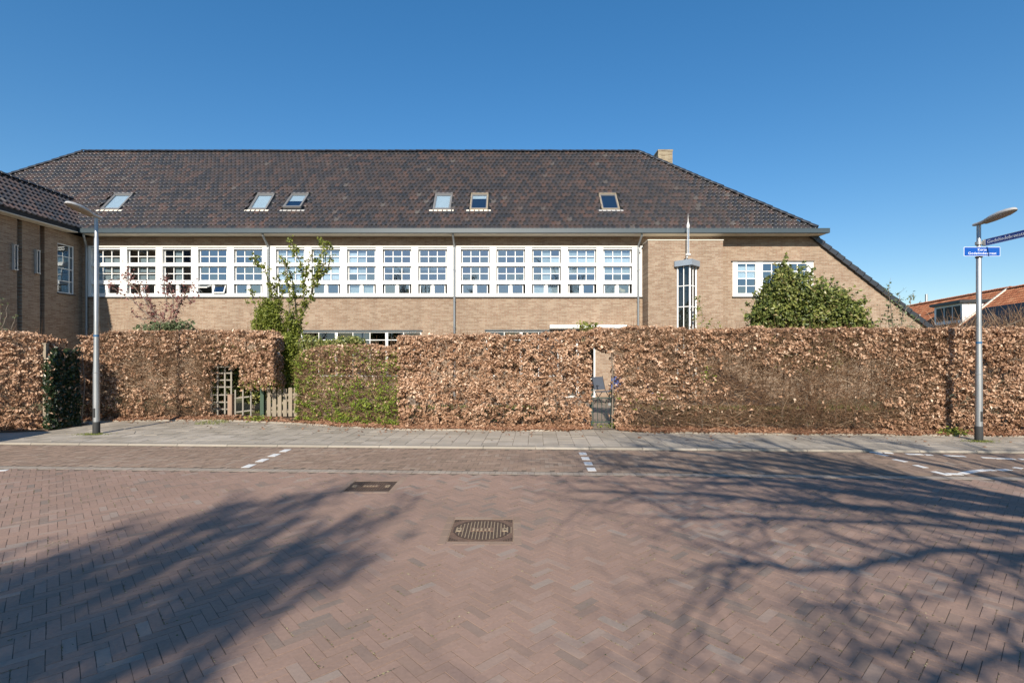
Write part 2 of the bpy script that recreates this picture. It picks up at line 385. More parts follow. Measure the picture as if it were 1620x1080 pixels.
def lay(parent, name, V, tint, mat, near=300, label=None):
    """the nearest pieces become parts of their own, the rest one stuff part"""
    cen = V[:,4:8].mean(axis=1); d = np.hypot(cen[:,0], cen[:,1])
    half = cen[:,1] > 2.6
    vis = half & (abs(cen[:,0]) < cen[:,1]*1.03)
    order = np.argsort(np.where(vis, d, 1e6)); nearidx = order[:near]; rest = np.ones(len(V), bool); rest[nearidx] = False
    for i in nearidx:
        mb = MB(); c = cen[i]; mb.add(V[i]-c, TOPF, tint[i])
        link(name, mb.mesh(name, mat), parent, loc=tuple(c))
    R_ = V[rest]; n = len(R_)
    if n:
        mb = MB(); mb.add(R_.reshape(-1,3), (TOPF[None]+8*np.arange(n)[:,None,None]).reshape(-1,4), np.repeat(tint[rest], 8))
        o = mb.build(name + '_field', mat, parent); o["kind"] = 'stuff'
def herring(ncell, cell, s0, s1, t0, t1, rot):
    """herringbone centres and angles in street coordinates"""
    n = ncell; ext = int(max(s1-s0, t1-t0)/cell*0.9)+20
    a, b = np.meshgrid(np.arange(-ext, ext), np.arange(-ext//n-2, ext//n+3)); a = a.ravel(); b = b.ravel()
    hx, hy = a+n*b+n/2, a-n*b+.5; vx, vy = a+n*b+.5, 1+a-n*b+n/2
    x = np.concatenate([hx, vx])*cell; y = np.concatenate([hy, vy])*cell
    an = np.concatenate([np.zeros(len(hx)), np.full(len(vx), math.pi/2)]) + rot
    c, s_ = math.cos(rot), math.sin(rot); cs, ct = (s0+s1)/2, (t0+t1)/2
    s = x*c-y*s_+cs; t = x*s_+y*c+ct
    k = (s > s0) & (s < s1) & (t > t0) & (t < t1); return s[k], t[k], an[k]
def to_world(s, t):
    return np.stack([CU.x*s+CV.x*t, CU.y*s+CV.y*t, np.zeros_like(s)], 1)
roadE = tag(bpy.data.objects.new('carriageway', None), kind='structure'); COL.objects.link(roadE)
s, t, an = herring(3, .0722, -16, 16, 1.0, BAND0-.03, math.pi/4)
W = to_world(s, t); keep = ~in_man(W[:,0], W[:,1], .115); W = W[keep]; an = an[keep]
tn = np.clip(.55 + .17*rng.normal(size=len(W)) + .35*vnoise(W[:,0], W[:,1], .8, 3) , 0, 1)
dk = rng.random(len(W)) < .05; tn[dk] = rng.random(dk.sum())*.25
V = bricks(W, an+RA, .2166, .0722, .06, 0.0, tn, .0045)
lay(roadE, 'brick', V, tn, M['road'])
# moss and dry grass in the joints, litter on the road
def quadcloud(name, pts, size, mat, parent=None, kind='stuff', zj=.004, flat=True):
    n = len(pts); an = rng.random(n)*6.28; sz = size*(.5+rng.random(n))
    a = np.stack([np.cos(an), np.sin(an), (rng.random(n)-.5)*(.4 if flat else 1.5)], 1)
    b = np.stack([-np.sin(an), np.cos(an), (rng.random(n)-.5)*(.4 if flat else 1.5)], 1)
    V = np.stack([pts-a*sz[:,None], pts-b*sz[:,None]*.5+[0,0,zj], pts+a*sz[:,None], pts+b*sz[:,None]*.5], 1)
    mb = MB(); f = (np.array([[0,1,2],[0,2,3]])[None]+4*np.arange(n)[:,None,None]).reshape(-1,3)
    mb.add(V.reshape(-1,3), f, np.repeat(rng.random(n), 4)); return mb.build(name, mat, parent, kind=kind)
pts = to_world(rng.uniform(-10,10,420), rng.uniform(2.4,7.4,420)); pts[:,2] = .004
tag(quadcloud('litter', pts, .006, M['greyleaf']), 'tiny dry leaves and blossom scattered over the red brick road', 'litter')
# moss lines in the joints near the camera
k = rng.random(len(V)) < .12+.25*np.clip(vnoise(W[:,0], W[:,1], .9, 17), 0, 1)
mp = V[k][:,[4,5],:].mean(1); mp = np.repeat(mp, 9, 0); sp = (rng.random(len(mp))-.5)
dirv = np.repeat(V[k][:,5,:]-V[k][:,4,:], 9, 0); mp = mp + dirv*sp[:,None] + rng.normal(0,.0015,mp.shape); mp[:,2] = .002
nrmv = np.stack([-dirv[:,1], dirv[:,0], dirv[:,2]*0], 1); mp -= nrmv/np.linalg.norm(nrmv,axis=1)[:,None]*.004; mp[:,2] = .002
M['moss'] = mat_leaf('joint_moss', [(0,(.12,.11,.05)),(.6,(.23,.20,.11)),(1,(.42,.36,.24))], rough=.9, transl=.1)
tag(quadcloud('joint_moss', mp, .0065, M['moss']), 'dry moss and sand caught in the joints of the road bricks', 'moss')

bayE = tag(bpy.data.objects.new('parking_strip', None), kind='structure'); COL.objects.link(bayE)
s, t, an = herring(3, .0722, -15, 15, BAND1+.03, KERB_T-.04, 0)
W = to_world(s, t); tn = np.clip(.5+.28*rng.normal(size=len(W))+.3*vnoise(W[:,0],W[:,1],.6,9), 0, 1)
V = bricks(W, an+RA, .2166, .0722, .06, 0.0, tn, .0045); lay(bayE, 'brick', V, tn, M['bay'])
bandE = tag(bpy.data.objects.new('drainage_band', None), kind='structure'); COL.objects.link(bandE)
s = np.arange(-13, 13, .084); W = to_world(s, np.full_like(s, (BAND0+BAND1)/2)); tn = rng.random(len(s))
V = bricks(W, np.full(len(s), RA+math.pi/2), .165, .084, .06, .001, tn, .005, jit=.0006); lay(bandE, 'sett', V, tn, M['greybrick'])

# kerb stones
kerbE = tag(bpy.data.objects.new('kerb', None), kind='structure'); COL.objects.link(kerbE)
KZ = ZP
for i, s0 in enumerate(np.arange(-20, 20, 1.0)):
    mb = MB(); g = .004
    prof = [(KERB_T, -.1), (KERB_T, KZ-.02), (KERB_T+.02, KZ), (KERB_T+.18, KZ), (KERB_T+.18, -.1)]
    A = [road(s0+g, tt, z) for tt, z in prof]; B = [road(s0+1-g, tt, z) for tt, z in prof]; n = len(prof)
    mb.ngon(A, .5); mb.ngon(B[::-1], .5); tt_ = random.random()
    mb.add(A+B, [[i_, n+i_, n+(i_+1) % n, (i_+1) % n] for i_ in range(n)], tt_)
    mb.build('kerb_stone', M['kerb'], kerbE)
# pavement
pave = tag(bpy.data.objects.new('pavement', None), kind='structure'); COL.objects.link(pave)
PB = KERB_T+.18
MB().ngon([road(-200,PB,ZP-.008), road(200,PB,ZP-.008), road(200,PB+6.5,ZP-.008), road(-200,PB+6.5,ZP-.008)]).build('joint_bed', M['joint'], pave)
# back edge of the pavement, (x, y), where the hedge beds begin
EDGE = [G(px, py, ZP) for px, py in ((-500,667),(60,667.5),(100,669),(150,667),(250,665.5),(350,665),(405,667.5),(470,670.5),(560,676),(640,680),(810,681.5),(900,681.5),(925,679),(980,681),(1030,684.5),(1200,687),(1500,689),(1620,691),(1900,694))]
ex = np.array([e[0] for e in EDGE]); ey = np.array([e[1] for e in EDGE])
def edge_y(x): return np.interp(x, ex, ey)
S, T = np.meshgrid(np.arange(-15, 15, .3), PB+.15+.3*np.arange(0, 15)); s = S.ravel(); t = T.ravel()
rowi = np.round((t-PB-.15)/.3).astype(int)
W = to_world(s, t); keep = W[:,1] < edge_y(W[:,0])+.12
W = W[keep]; rowi = rowi[keep]; dirty = (rowi >= 3) & (rng.random(len(rowi)) < .9)
tn = np.clip(.55+.2*rng.normal(size=len(W))-.12*(rowi >= 3)*rowi*.35, 0, 1)
V = bricks(W, np.full(len(W), RA), .3, .3, .05, ZP, tn, .011, jit=.001)
lay(pave, 'slab', V, tn, M['slab'], near=298)
# concrete edging strip along the bed, then the bed
bed = tag(bpy.data.objects.new('hedge_bed', None), kind='structure'); COL.objects.link(bed)
pl = [(x, float(edge_y(x))) for x in np.arange(-16, 16.01, .5)]
gapx = (G(925,679,ZP)[0]+.05, G(983,681,ZP)[0]-.05)
mb = MB()
for (a, b) in zip(pl[:-1], pl[1:]):
    if gapx[0]-.4 < a[0] < gapx[1]+.1: continue
    mb.hexa([(a[0],a[1]-.03,0),(b[0]-.006,b[1]-.03,0),(b[0]-.006,b[1]+.035,0),(a[0],a[1]+.035,0),
             (a[0],a[1]-.03,ZP+.035),(b[0]-.006,b[1]-.03,ZP+.035),(b[0]-.006,b[1]+.035,ZP+.035),(a[0],a[1]+.035,ZP+.035)], random.random())
mb.build('edging_strip', M['kerb'], bed)
mb = MB()
for (a, b) in zip(pl[:-1], pl[1:]):
    if gapx[0]-.4 < a[0] < gapx[1]+.1: continue
    mb.hexa([(a[0],a[1]+.035,0),(b[0],b[1]+.035,0),(b[0],b[1]+1.3,0),(a[0],a[1]+1.3,0),
             (a[0],a[1]+.035,ZP+.02),(b[0],b[1]+.035,ZP+.02),(b[0],b[1]+1.3,ZP+.05),(a[0],a[1]+1.3,ZP+.05)])
mb.build('soil', M['soil'], bed)
LX = [G(px, py, ZP) for px, py in ((-420,691),(0,684.5),(76,681.5))]     # face of the far left hedge
lxx = np.array([q[0] for q in LX]); lyy = np.array([q[1] for q in LX])
def left_y(x): return np.interp(x, lxx, lyy)
MB().prism([tuple(q) for q in LX]+[(LX[2][0]+.02,LX[2][1]+1.1),(LX[0][0],LX[2][1]+1.1)], 'z', 0, ZP+.03).build('soil', M['soil'], bed)
sheet('garden_ground', [(-26,edge_y(-11)+1.0),(-7,14.2),(2,12.6),(20,12.0),(45,12),(45,40),(-26,40)], ZP-.006, M['ground'])
sheet('garden_path', [(gapx[0]-.1,11.9),(gapx[1]+.1,11.9),(3.4,14),(4.4,17.2),(9.6,17.2),(9.6,20.45),(-5,20.45),(-5,17.5),(1.8,17.5)], ZP+.002, M['path'])
sheet('gate_path', [(-6.9,13.2),(-5.7,13.2),(-5.2,15.5),(-4.2,20.45),(-7.5,20.45),(-7.2,15.5)], ZP+.002, M['path'])

# painted markings on the brick: each dash lies 4 mm above the cobbles
markE = tag(bpy.data.objects.new('parking_bay_markings', None), 'white painted dashes marking the parking bays beside the kerb', 'road marking'); COL.objects.link(markE)
def dash(p0, p1, w, z=.0045):
    (x0, y0), (x1, y1) = p0, p1; d = Vector((x1-x0, y1-y0, 0)); n = Vector((-d.y, d.x, 0)).normalized()*w/2
    a = Vector((x0, y0, z)); b = Vector((x1, y1, z)); h = Vector((0, 0, .0035))
    MB().hexa([a-n-h, b-n-h, b+n-h, a+n-h, a-n+h*0, b-n+h*0, b+n+h*0, a+n+h*0]).build('painted_dash', M['paint'], markE)
for A, B in (((387.5,739.5),(456,710.6)), ((937,744.8),(921,715.5))):
    a = Vector(G(*A)); b = Vector(G(*B)); n = 4; L = (b-a)
    for i in range(n):
        f0 = i/ (n-.45); f1 = f0+.55/(n-.45)
        dash(a+L*f0, a+L*f1, .13)
for (a0, b0, a1, b1) in ((675,829,755,833),(765,833,820,836),(900,841,1000,843),(1015,845,1060,847),(1135,850,1260,855),(1360,861,1435,866),(1440,867,1560,871),(1590,872,1680,876),
        (720,838,785,852),(825,873,900,888),(955,908,1020,925),(1065,947,1160,970),(1150,961,1240,964),(1240,960,1320,945),(1320,945,1390,938),(1400,935,1440,943),(1465,940,1530,936),(1555,922,1610,930),(1640,922,1760,915)):
    dash(G(1200+a0/3.857, 500+b0/3.857), G(1200+a1/3.857, 500+b1/3.857), .10)
dash(G(-20,745.5), G(12,743.5), .1)

# thin pale cord lying in a curve on the pavement beside the left lamp post
MB().tube([G(px, py, ZP+.006)+(ZP+.006,) for px, py in ((165,690.5),(190,689),(212,685.5),(214,682),(207,679.6),(195,679))], .004, 5).build('cord', M['kerb']); tag(bpy.data.objects['cord'], 'thin pale cord lying in a curve on the pavement beside the left lamp post', 'cord')
# manhole covers
def manhole(cx, cy, w, d, label, mat, rust):
    E = empty('manhole_cover', label, 'manhole', (cx, cy, 0), 'manhole covers in the brick road')
    MB().box(cx-w/2, cx+w/2, cy-d/2, cy+d/2, -.05, -.0012).build('frame', M['iron'] if rust else M['irondark'], E)
    r = min(w, d)/2-.025; sx = (w/2-.02)/r; sy = (d/2-.02)/r
    mb = MB()
    for (r0, r1) in ((r*.985, r*.94),):
        vs = []; n = 40
        for rr, z in ((r0,-.006),(r0,.003),(r1,.003),(r1,-.006)):
            vs += [(cx+sx*rr*math.cos(2*math.pi*k/n), cy+sy*rr*math.sin(2*math.pi*k/n), z) for k in range(n)]
        mb.add(vs, [[i*n+k, i*n+(k+1) % n, (i+1)*n+(k+1) % n, (i+1)*n+k] for i in range(3) for k in range(n)])
    mb.build('rim', M['irondark'], E)
    mb = MB(); m2 = MB(); m4 = MB()
    nb = 17
    for i in range(nb):
        x = cx - sx*r + (i+.5)*2*sx*r/nb; hx = sx*r/nb*.72
        u = (x-cx)/(sx*r); half = sy*r*.9*math.sqrt(max(0, 1-u*u))
        cells = int(half*2/.030)
        m4.box(x+hx, x+hx+2*sx*r/nb*.28, cy-half*.98, cy+half*.98, -.0058, -.0007)
        for k in range(cells):
            y = cy-half+(k+.5)*2*half/max(cells,1)
            if abs(y-cy) < .055*sy and abs(x-cx) < .12: continue
            if abs(abs(x-cx)-.80*r*sx) < .03 and abs(y-cy) < .05: continue
            mb.box(x-hx, x+hx, y-.011, y+.011, -.006, .002+.001*random.random())
    for sgx in (-1, 1):                             # corner studs
        for sgy in (-1, 1):
            for i in range(4):
                for j in range(4):
                    if i+j > 3: continue
                    x = cx+sgx*(w/2-.018-.024*i); y = cy+sgy*(d/2-.018-.024*j); m2.box(x-.009, x+.009, y-.009, y+.009, -.006, .0015)
    o = mb.build('tread_studs', M['irondark'], E); o['kind'] = 'stuff'; o = m2.build('corner_studs', M['irondark'], E); o['kind'] = 'stuff'
    o = m4.build('sand_in_grooves', M['sandy'] if rust else M['iron'], E); o['kind'] = 'stuff'
    MB().box(cx-.11, cx+.11, cy-.045, cy+.045, -.006, .003).build('centre_plate', M['iron'], E)
    m3 = MB()
    for k in range(5): m3.box(cx-.095+.04*k, cx-.075+.04*k, cy-.035, cy+.035-.02*(k%2), .003, .006)
    m3.build('raised_mark', M['sandy'], E)
    for sg in (-1, 1):
        MB().box(cx+sg*.80*r*sx-.028, cx+sg*.80*r*sx+.028, cy-.045, cy+.045, -.006, .0025).build('lifting_plate', M['sandy'], E)
        MB().box(cx+sg*.80*r*sx-.010, cx+sg*.80*r*sx+.010, cy-.014, cy+.014, .0025, .004).build('keyhole', M['irondark'], E)
    MB().box(cx-w/2-.005, cx+w/2+.005, cy-d/2-.005, cy+d/2+.005, -.052, -.0018).build('sand_bed', M['sandy'], E)
    # mortar bed that closes the joints where the herringbone was cut
    for xa, xb, ya, yb in ((cx-w/2-.24,cx-w/2-.006,cy-d/2-.24,cy+d/2+.24),(cx+w/2+.006,cx+w/2+.24,cy-d/2-.24,cy+d/2+.24),(cx-w/2-.005,cx+w/2+.005,cy-d/2-.24,cy-d/2-.006),(cx-w/2-.005,cx+w/2+.005,cy+d/2+.006,cy+d/2+.24)):
        MB().box(xa, xb, ya, yb, -.04, -.0019, .5).build('mortar_bed', M['road'], E)
    # course of bricks round the frame
    for sgx in (-1, 1):
        y = cy-d/2-.08
        while y < cy+d/2+.02:
            L = .205; V = bricks(np.array([[cx+sgx*(w/2+.045), y+L/2, 0]]), np.array([math.pi/2]), L, .078, .05, 0, .3, .005)
            MB().add(V[0]+[0,0,.0008], TOPF, .3+.6*random.random()).build('surround_brick', M['bay'], E); y += L
    for sgy in (-1, 1):
        x = cx-w/2
        while x < cx+w/2-.05:
            L = min(.205, cx+w/2-x); V = bricks(np.array([[x+L/2, cy+sgy*(d/2+.045), 0]]), np.array([0.]), L, .078, .05, 0, .3, .005)
            MB().add(V[0]+[0,0,.0008], TOPF, .3+.6*random.random()).build('surround_brick', M['bay'], E); x += L
manhole(*MAN[0], 'round rusty manhole cover in a square frame, the nearer one in mid road', M['iron'], True)
manhole(*MAN[1], 'dark manhole cover with caught leaves, the farther one near the pale band', M['irondark'], False)
# ------------------------------------------------------------------ the long brick building
B = empty('school_building', 'long yellow brick building with dark hipped tile roof and a white band of windows', 'building', (0, 20.5, 0))
FY = 20.5; SOF = 6.555; TANR = 1.13; Y0, Z0 = 19.93, 6.73
RYD = 24.06; RZ = Z0+TANR*(RYD-Y0)
RL, RR = -20.4, 6.02; SIDE = .779; XE = RR+(RZ-Z0)/SIDE; XEL = RL-(RZ-Z0)/SIDE
XWALL = -17.42
def roofz(y): return Z0+TANR*(y-Y0)

def wall(mb, x0, x1, z0, z1, holes, y0, y1, axis='x', back=True, topz=None):
    """wall with openings; front face at y0, back at y1, reveals in the openings. axis 'y': the wall runs along y at x=y0..y1"""
    xs = sorted({x0, x1, *[h[i] for h in holes for i in (0, 1) if x0 < h[i] < x1]})
    zs = sorted({z0, z1, *[h[i] for h in holes for i in (2, 3) if z0 < h[i] < z1]})
    def q(pts):
        if axis == 'y': pts = [(d, x, z) for x, d, z in pts]
        mb.add(pts, [[0,1,2,3]])
    for a, b in zip(xs[:-1], xs[1:]):
        for c, d in zip(zs[:-1], zs[1:]):
            mx, mz = (a+b)/2, (c+d)/2
            if any(h[0] < mx < h[1] and h[2] < mz < h[3] for h in holes): continue
            q([(a,y0,c),(b,y0,c),(b,y0,d),(a,y0,d)])
            if back: q([(a,y1,c),(a,y1,d),(b,y1,d),(b,y1,c)])
    for h in holes:
        a, b, c, d = h
        q([(a,y0,c),(a,y0,d),(a,y1,d),(a,y1,c)]); q([(b,y0,c),(b,y1,c),(b,y1,d),(b,y0,d)])
        q([(a,y0,c),(a,y1,c),(b,y1,c),(b,y0,c)]); q([(a,y0,d),(b,y0,d),(b,y1,d),(a,y1,d)])
BL, BR_, BB, BT = XW(137.5,FY), XW(1015.5,FY), ZW(469.9,FY), ZW(390,FY)       # the band
G1 = (XW(476,FY), XW(666.5,FY), .9, ZW(524,FY)); G2 = (XW(769,FY), XW(884,FY), .9, ZW(523.5,FY)); DR = (1.98, XW(942,FY), .05, 2.55)
RW = (XW(1158.6,FY), XW(1286.5,FY), ZW(469.2,FY), ZW(414,FY))
mb = MB()
wall(mb, XWALL, 12.1, -.1, SOF-.01, [(BL,BR_,BB,BT), G1, G2, DR, RW], FY, FY+.3)
# right part under the sloping verge
zs_ = lambda x: RZ-SIDE*(x-RR)-.16
mb.prism([(12.1,-.1),(16.9,-.1),(16.9,zs_(16.9)),(12.1+.35,SOF-.19),(12.1,SOF-.01)], 'y', FY, FY+.3)
mb.box(-26.6, XWALL-.02, FY, FY+.3, -.1, SOF-.01)
mb.build('wall', M['brick_x'], B)
mb = MB(); mb.box(16.6, 16.9, FY+.31, 27.6, -.1, 2.6); mb.box(-26.6,-26.3, FY+.31, 27.6, -.1, SOF); mb.build('end_wall', M['brick_y'], B)
MB().box(-26.6, 16.9, 27.61, 27.9, -.1, SOF-.6).build('back_wall', M['brick_x'], B)
# projecting block
PX0, PX1, PY = XW(1025.3,19.64), XW(1143.8,19.64), 19.64; PT = ZW(380.5,PY)
MB().box(PX0, PX1, PY, FY-.003, -.1, PT).build('projecting_block', M['brick_x'], B)
mb = MB(); mb.box(PX0-.02, PX1+.02, PY-.02, FY-.005, PT+.002, PT+.035); mb.build('block_capping', M['soffit'], B)
# rooms seen through the glass
mb = MB(); mb.box(-17.3, 5.2, 25.0, 25.1, 3.3, 6.6); mb.box(-9.72,-9.6, FY+.45, 25.0, 3.3, 6.6); mb.box(-2.25,-2.15, FY+.45, 25.0, 3.3, 6.6)
mb.box(-17.35,-17.3, FY+.31, 25.0, 3.3, 6.6); mb.box(5.2,5.3, FY+.31, 25.0, 3.3, 6.6)
mb.box(7.5,7.6, FY+.31, 25.0, 3.3, 6.6); mb.box(13.0,13.1, FY+.31, 25.0, 3.3, 6.0); mb.box(7.6,13.0, 24.5,24.6, 3.3,6.6)
mb.box(-9.0,5.0, 25.0,25.1, 0,3.1); mb.build('room_wall', M['room'], B)
mb = MB(); mb.box(-26, 13.2, FY+.31, 27.5, 3.12, 3.3); mb.box(-26, 12.0, FY+.31, 27.5, 6.45, 6.5); mb.build('storey_floor', M['floor'], B)
# hanging lamps in the rooms give depth behind the glass
mb = MB()
for x in np.arange(-16.2, 4.6, 1.9): mb.box(x, x+1.2, 22.6, 22.75, 6.05, 6.12)
mb.build('ceiling_fitting', M['blind'], B)

# --- white band: posts, rails, windows
def bandpost(x0, x1, nm='post'):
    MB().box(x0, x1, FY-.035, FY+.10, BB+.05, BT-.03).build(nm, M['white'], B)
PITCH = 56.2*FY/FPX; WW = 43.3*FY/FPX
starts = [146.4, 437.9, 730.2]; wx = []
for g in range(3):
    for k in range(5): wx.append((g, k, XW(starts[g]+56.25*k, FY)))
MB().box(BL-.03, BR_+.02, FY-.07, FY+.1, BT-.028, BT+.012).build('head_rail', M['white'], B)
MB().box(BL+.01, BR_-.01, FY-.01, FY+.1, BT-.05, BT-.03).build('head_shadow_strip', M['headshade'], B)  # dark strip put in for the line of shade below the head rail
MB().box(BL, BR_, FY-.045, FY+.1, BB+.012, BB+.05).build('bottom_rail', M['white'], B)
MB().box(BL-.02, BR_+.02, FY-.07, FY+.1, BB-.03, BB+.010).build('sill', M['sill'], B)
prev = BL
for i, (g, k, x) in enumerate(wx):
    bandpost(prev+.004, x-.028); prev = x+WW+.028
bandpost(prev+.004, BR_-.004)
zt = [(ZW(415.8,FY), ZW(394.6,FY)), (ZW(443.6,FY), ZW(421.2,FY)), (ZW(463.6,FY), ZW(450.2,FY))]
SY = FY+.055                                              # sash front face
pane_w = (WW-.06-2*.028)/3
def pane_mesh(w, h):
    return MB().box(-w/2, w/2, -.004, .004, -h/2, h/2).mesh('pane', M['glass'])
up_h = [((zt[r][1]-zt[r][0])-.05-.028)/2 for r in (0, 1)]
PM = [pane_mesh(pane_w, up_h[0]), pane_mesh(pane_w, up_h[1]), pane_mesh(.405, zt[2][1]-zt[2][0]-.02)]
blinds = {}   # (window, row): list of (u0, u1, v0, v1, grey?) in fractions of the sash, v from the bottom
for w_ in (0, 1): blinds[(w_,1)] = [(.30,1,.08,.45,1),(.30,1,.62,.92,1)]; blinds[(w_,0)] = [(.35,1,.0,.42,1)]
blinds[(2,0)] = [(.33,.66,0,1,1)]; blinds[(2,1)] = [(.34,.66,0,1,1)]
blinds[(5,1)] = [(0,1,0,1,0)]; blinds[(5,0)] = [(0,1,0,.45,0),(0,1,.5,1,1)]
blinds[(6,1)] = [(0,1,.1,1,0)]; blinds[(6,0)] = [(0,1,0,.45,0),(0,1,.5,1,1)]
blinds[(7,0)] = [(0,.32,.0,.78,0),(.33,.66,0,1,1)]; blinds[(7,1)] = [(0,.32,.48,.85,0),(.33,.66,0,1,1)]
blinds[(7,2)] = [(0,1,0,1,1)]; blinds[(8,1)] = [(0,1,.84,1,0)]; blinds[(9,1)] = [(0,1,.80,.96,0)]
blinds[(12,0)] = [(.33,.66,0,1,1),(.67,1,.05,.5,0)]; blinds[(12,1)] = [(.33,.66,0,1,1),(.67,1,.5,.9,1)]; blinds[(12,2)] = [(0,1,0,1,1)]
for w_ in (13, 14):
    blinds[(w_,0)] = [(0,1,0,.40,0),(0,1,.52,1,1)]; blinds[(w_,1)] = [(0,1,.40,.52,0),(0,1,.55,1,1)]
for i, (g, k, x) in enumerate(wx):
    x0, x1 = x-.024, x+WW+.024
    mb = MB()
    # transoms with their drip edges
    for za, zb in ((zt[1][1]+.012, zt[0][0]-.012), (zt[2][1]+.03, zt[1][0]-.012)):
        mb.box(x0, x1, FY+.0, FY+.10, za, zb); mb.box(x0-.01, x1+.01, FY-.05, FY-.002, za-.012, za+.006)
    mb.box(x0, x1, FY+.0, FY+.10, BB+.052, zt[2][0]-.012)
    mb.box(x0, x1, FY+.0, FY+.10, zt[0][1]+.004, BT-.053)
    mb.box(x0-.01, x1+.01, FY-.06, FY-.012, zt[0][1]+.0, zt[0][1]+.016)
    xm = (x0+x1)/2; mb.box(xm-.05, xm+.05, FY+.01, FY+.09, zt[2][0]-.01, zt[2][1]+.028)
    win = mb.build('window', M['white'], B)
    for r in (0, 1):                                      # sash with muntins
        za, zb = zt[r]; s_ = MB(); bx0, bx1 = x+.004, x+WW-.004; z0_, z1_ = za-.008, zb+.002
        s_.box(bx0, bx0+.03, SY, SY+.045, z0_, z1_); s_.box(bx1-.03, bx1, SY, SY+.045, z0_, z1_)
        s_.box(bx0+.03, bx1-.03, SY, SY+.045, z0_, z0_+.026); s_.box(bx0+.03, bx1-.03, SY, SY+.045, z1_-.026, z1_)
        zm = (z0_+z1_)/2
        for c in (1, 2):
            xx = x+.03+c*pane_w+(c-.5)*.028; s_.box(xx-.014, xx+.014, SY+.004, SY+.040, z0_+.026, z1_-.026)
        for c in range(3):
            xa = x+.03+c*(pane_w+.028); s_.box(xa, xa+pane_w, SY+.006, SY+.038, zm-.014, zm+.014)
        s_.build('sash', M['white'], win)
        for c in range(3):
            for q in (0, 1):
                zc = zm+(-1 if q == 0 else 1)*(.014+up_h[r]/2)
                link('pane', PM[r], win, loc=(x+.03+c*(pane_w+.028)+pane_w/2, SY+.022, zc))
        for (u0, u1, v0, v1, gr) in blinds.get((i, r), []):
            MB().box(x+.03+u0*(WW-.06), x+.03+u1*(WW-.06), SY+.09, SY+.096, za+v0*(zb-za), za+v1*(zb-za)).build('blind', M['blindgrey' if gr else 'blind'], win)
    za, zb = zt[2]
    for c in (0, 1):                                      # two small top-hung lights
        xa = x+.055+c*(WW/2+.012); xb = xa+.405; zh = zb+.012
        def rot(p, ang):
            yy, zz = p[1]-SY, p[2]-zh; return (p[0], SY+yy*math.cos(ang)+zz*math.sin(ang), zh-yy*math.sin(ang)+zz*math.cos(ang))
        opened = (i == 3); ang = R(24 if c else 68) if opened else 0
        s_ = MB()
        for (a, b, cc, d) in ((xa-.035,xa,za-.035,zb+.012),(xb,xb+.035,za-.035,zb+.012),(xa,xb,za-.035,za),(xa,xb,zb-.002,zb+.012)):
            pts = [(a,SY,cc),(b,SY,cc),(b,SY+.04,cc),(a,SY+.04,cc),(a,SY,d),(b,SY,d),(b,SY+.04,d),(a,SY+.04,d)]
            s_.hexa([rot(p, ang) for p in pts])
        s_.build('top_hung_light' , M['white'], win)
        o = link('pane', PM[2], win, loc=rot(((xa+xb)/2, SY+.02, (za+zb)/2), ang))
        if ang: o.rotation_euler = (-ang, 0, 0)
        if opened:
            MB().beam(rot((xa+.06,SY,za-.02),ang), (xa+.06,SY+.02,za-.01), .015, .015).build('stay', M['steel'], win)
    for (u0, u1, v0, v1, gr) in blinds.get((i, 2), []):
        MB().box(x+.05, x+WW-.05, SY+.09, SY+.096, za, zb).build('blind', M['blindgrey'], win)
    if i == 3: win['label'] = 'band window with its two lower lights swung open'

# --- windows with plain panes: (x0,x1,z0,z1), list of column edges, list of row edges
def casement(name, box, cols, rows, y=FY, parent=B, thick=.05, bar=.028, frame_mat='white', glass='glass', heavy=()):
    x0, x1, z0, z1 = box; mb = MB(); yf = y+.02
    mb.box(x0+.002, x0+thick, yf, yf+.08, z0+.002, z1-.002); mb.box(x1-thick, x1-.002, yf, yf+.08, z0+.002, z1-.002)
    mb.box(x0+thick, x1-thick, yf, yf+.08, z0+.002, z0+thick); mb.box(x0+thick, x1-thick, yf, yf+.08, z1-thick, z1-.002)
    xs = [x0+thick]+list(cols)+[x1-thick]; zz = [z0+thick]+list(rows)+[z1-thick]
    for j, c in enumerate(cols):
        b = .055 if j in heavy else bar/2; mb.box(c-b, c+b, yf+.005, yf+.07, z0+thick, z1-thick)
    for r in rows:
        for j in range(len(xs)-1):
            a = xs[j]+(0 if j == 0 else (.055 if j-1 in heavy else bar/2)); b = xs[j+1]-(0 if j == len(xs)-2 else (.055 if j in heavy else bar/2))
            mb.box(a, b, yf+.008, yf+.065, r-bar/2, r+bar/2)
    w = mb.build(name, M[frame_mat], parent)
    for a, b in zip(xs[:-1], xs[1:]):
        for c, d in zip(zz[:-1], zz[1:]):
            MB().box(a, b, yf+.03, yf+.036, c, d).build('pane', M[glass], w)
    return w
w = casement('ground_floor_window', G1, [XW(p,FY) for p in (504,531.7,558,585,611.5,638.5)], [ZW(552,FY)-.03, ZW(537.6,FY)], heavy=(1,4), glass='glass2')
MB().box(XW(558,FY)+.02, XW(585,FY)-.02, FY+.09, FY+.096, G1[2]+.1, G1[3]-.08).build('blind', M['blindgrey'], w)
MB().box(G1[0]-.05, G1[1]+.05, FY-.05, FY+.015, G1[3]+.0, G1[3]+.05).build('lintel_strip', M['zinc'], B)
w = casement('ground_floor_window', G2, [XW(p,FY) for p in (797.7,824.4,852)], [ZW(537.6,FY)], heavy=(1,), glass='glass2')
MB().box(XW(852,FY)+.02, G2[1]-.06, FY+.09, FY+.096, G2[2]+.1, G2[3]-.08).build('blind', M['blindgrey'], w)
MB().box(G2[0]-.05, G2[1]+.9, FY-.05, FY+.015, G2[3]+.0, G2[3]+.05).build('lintel_strip', M['zinc'], B)
d_ = casement('garden_door', DR, [2.66], [.8], thick=.065, heavy=(0,)); 
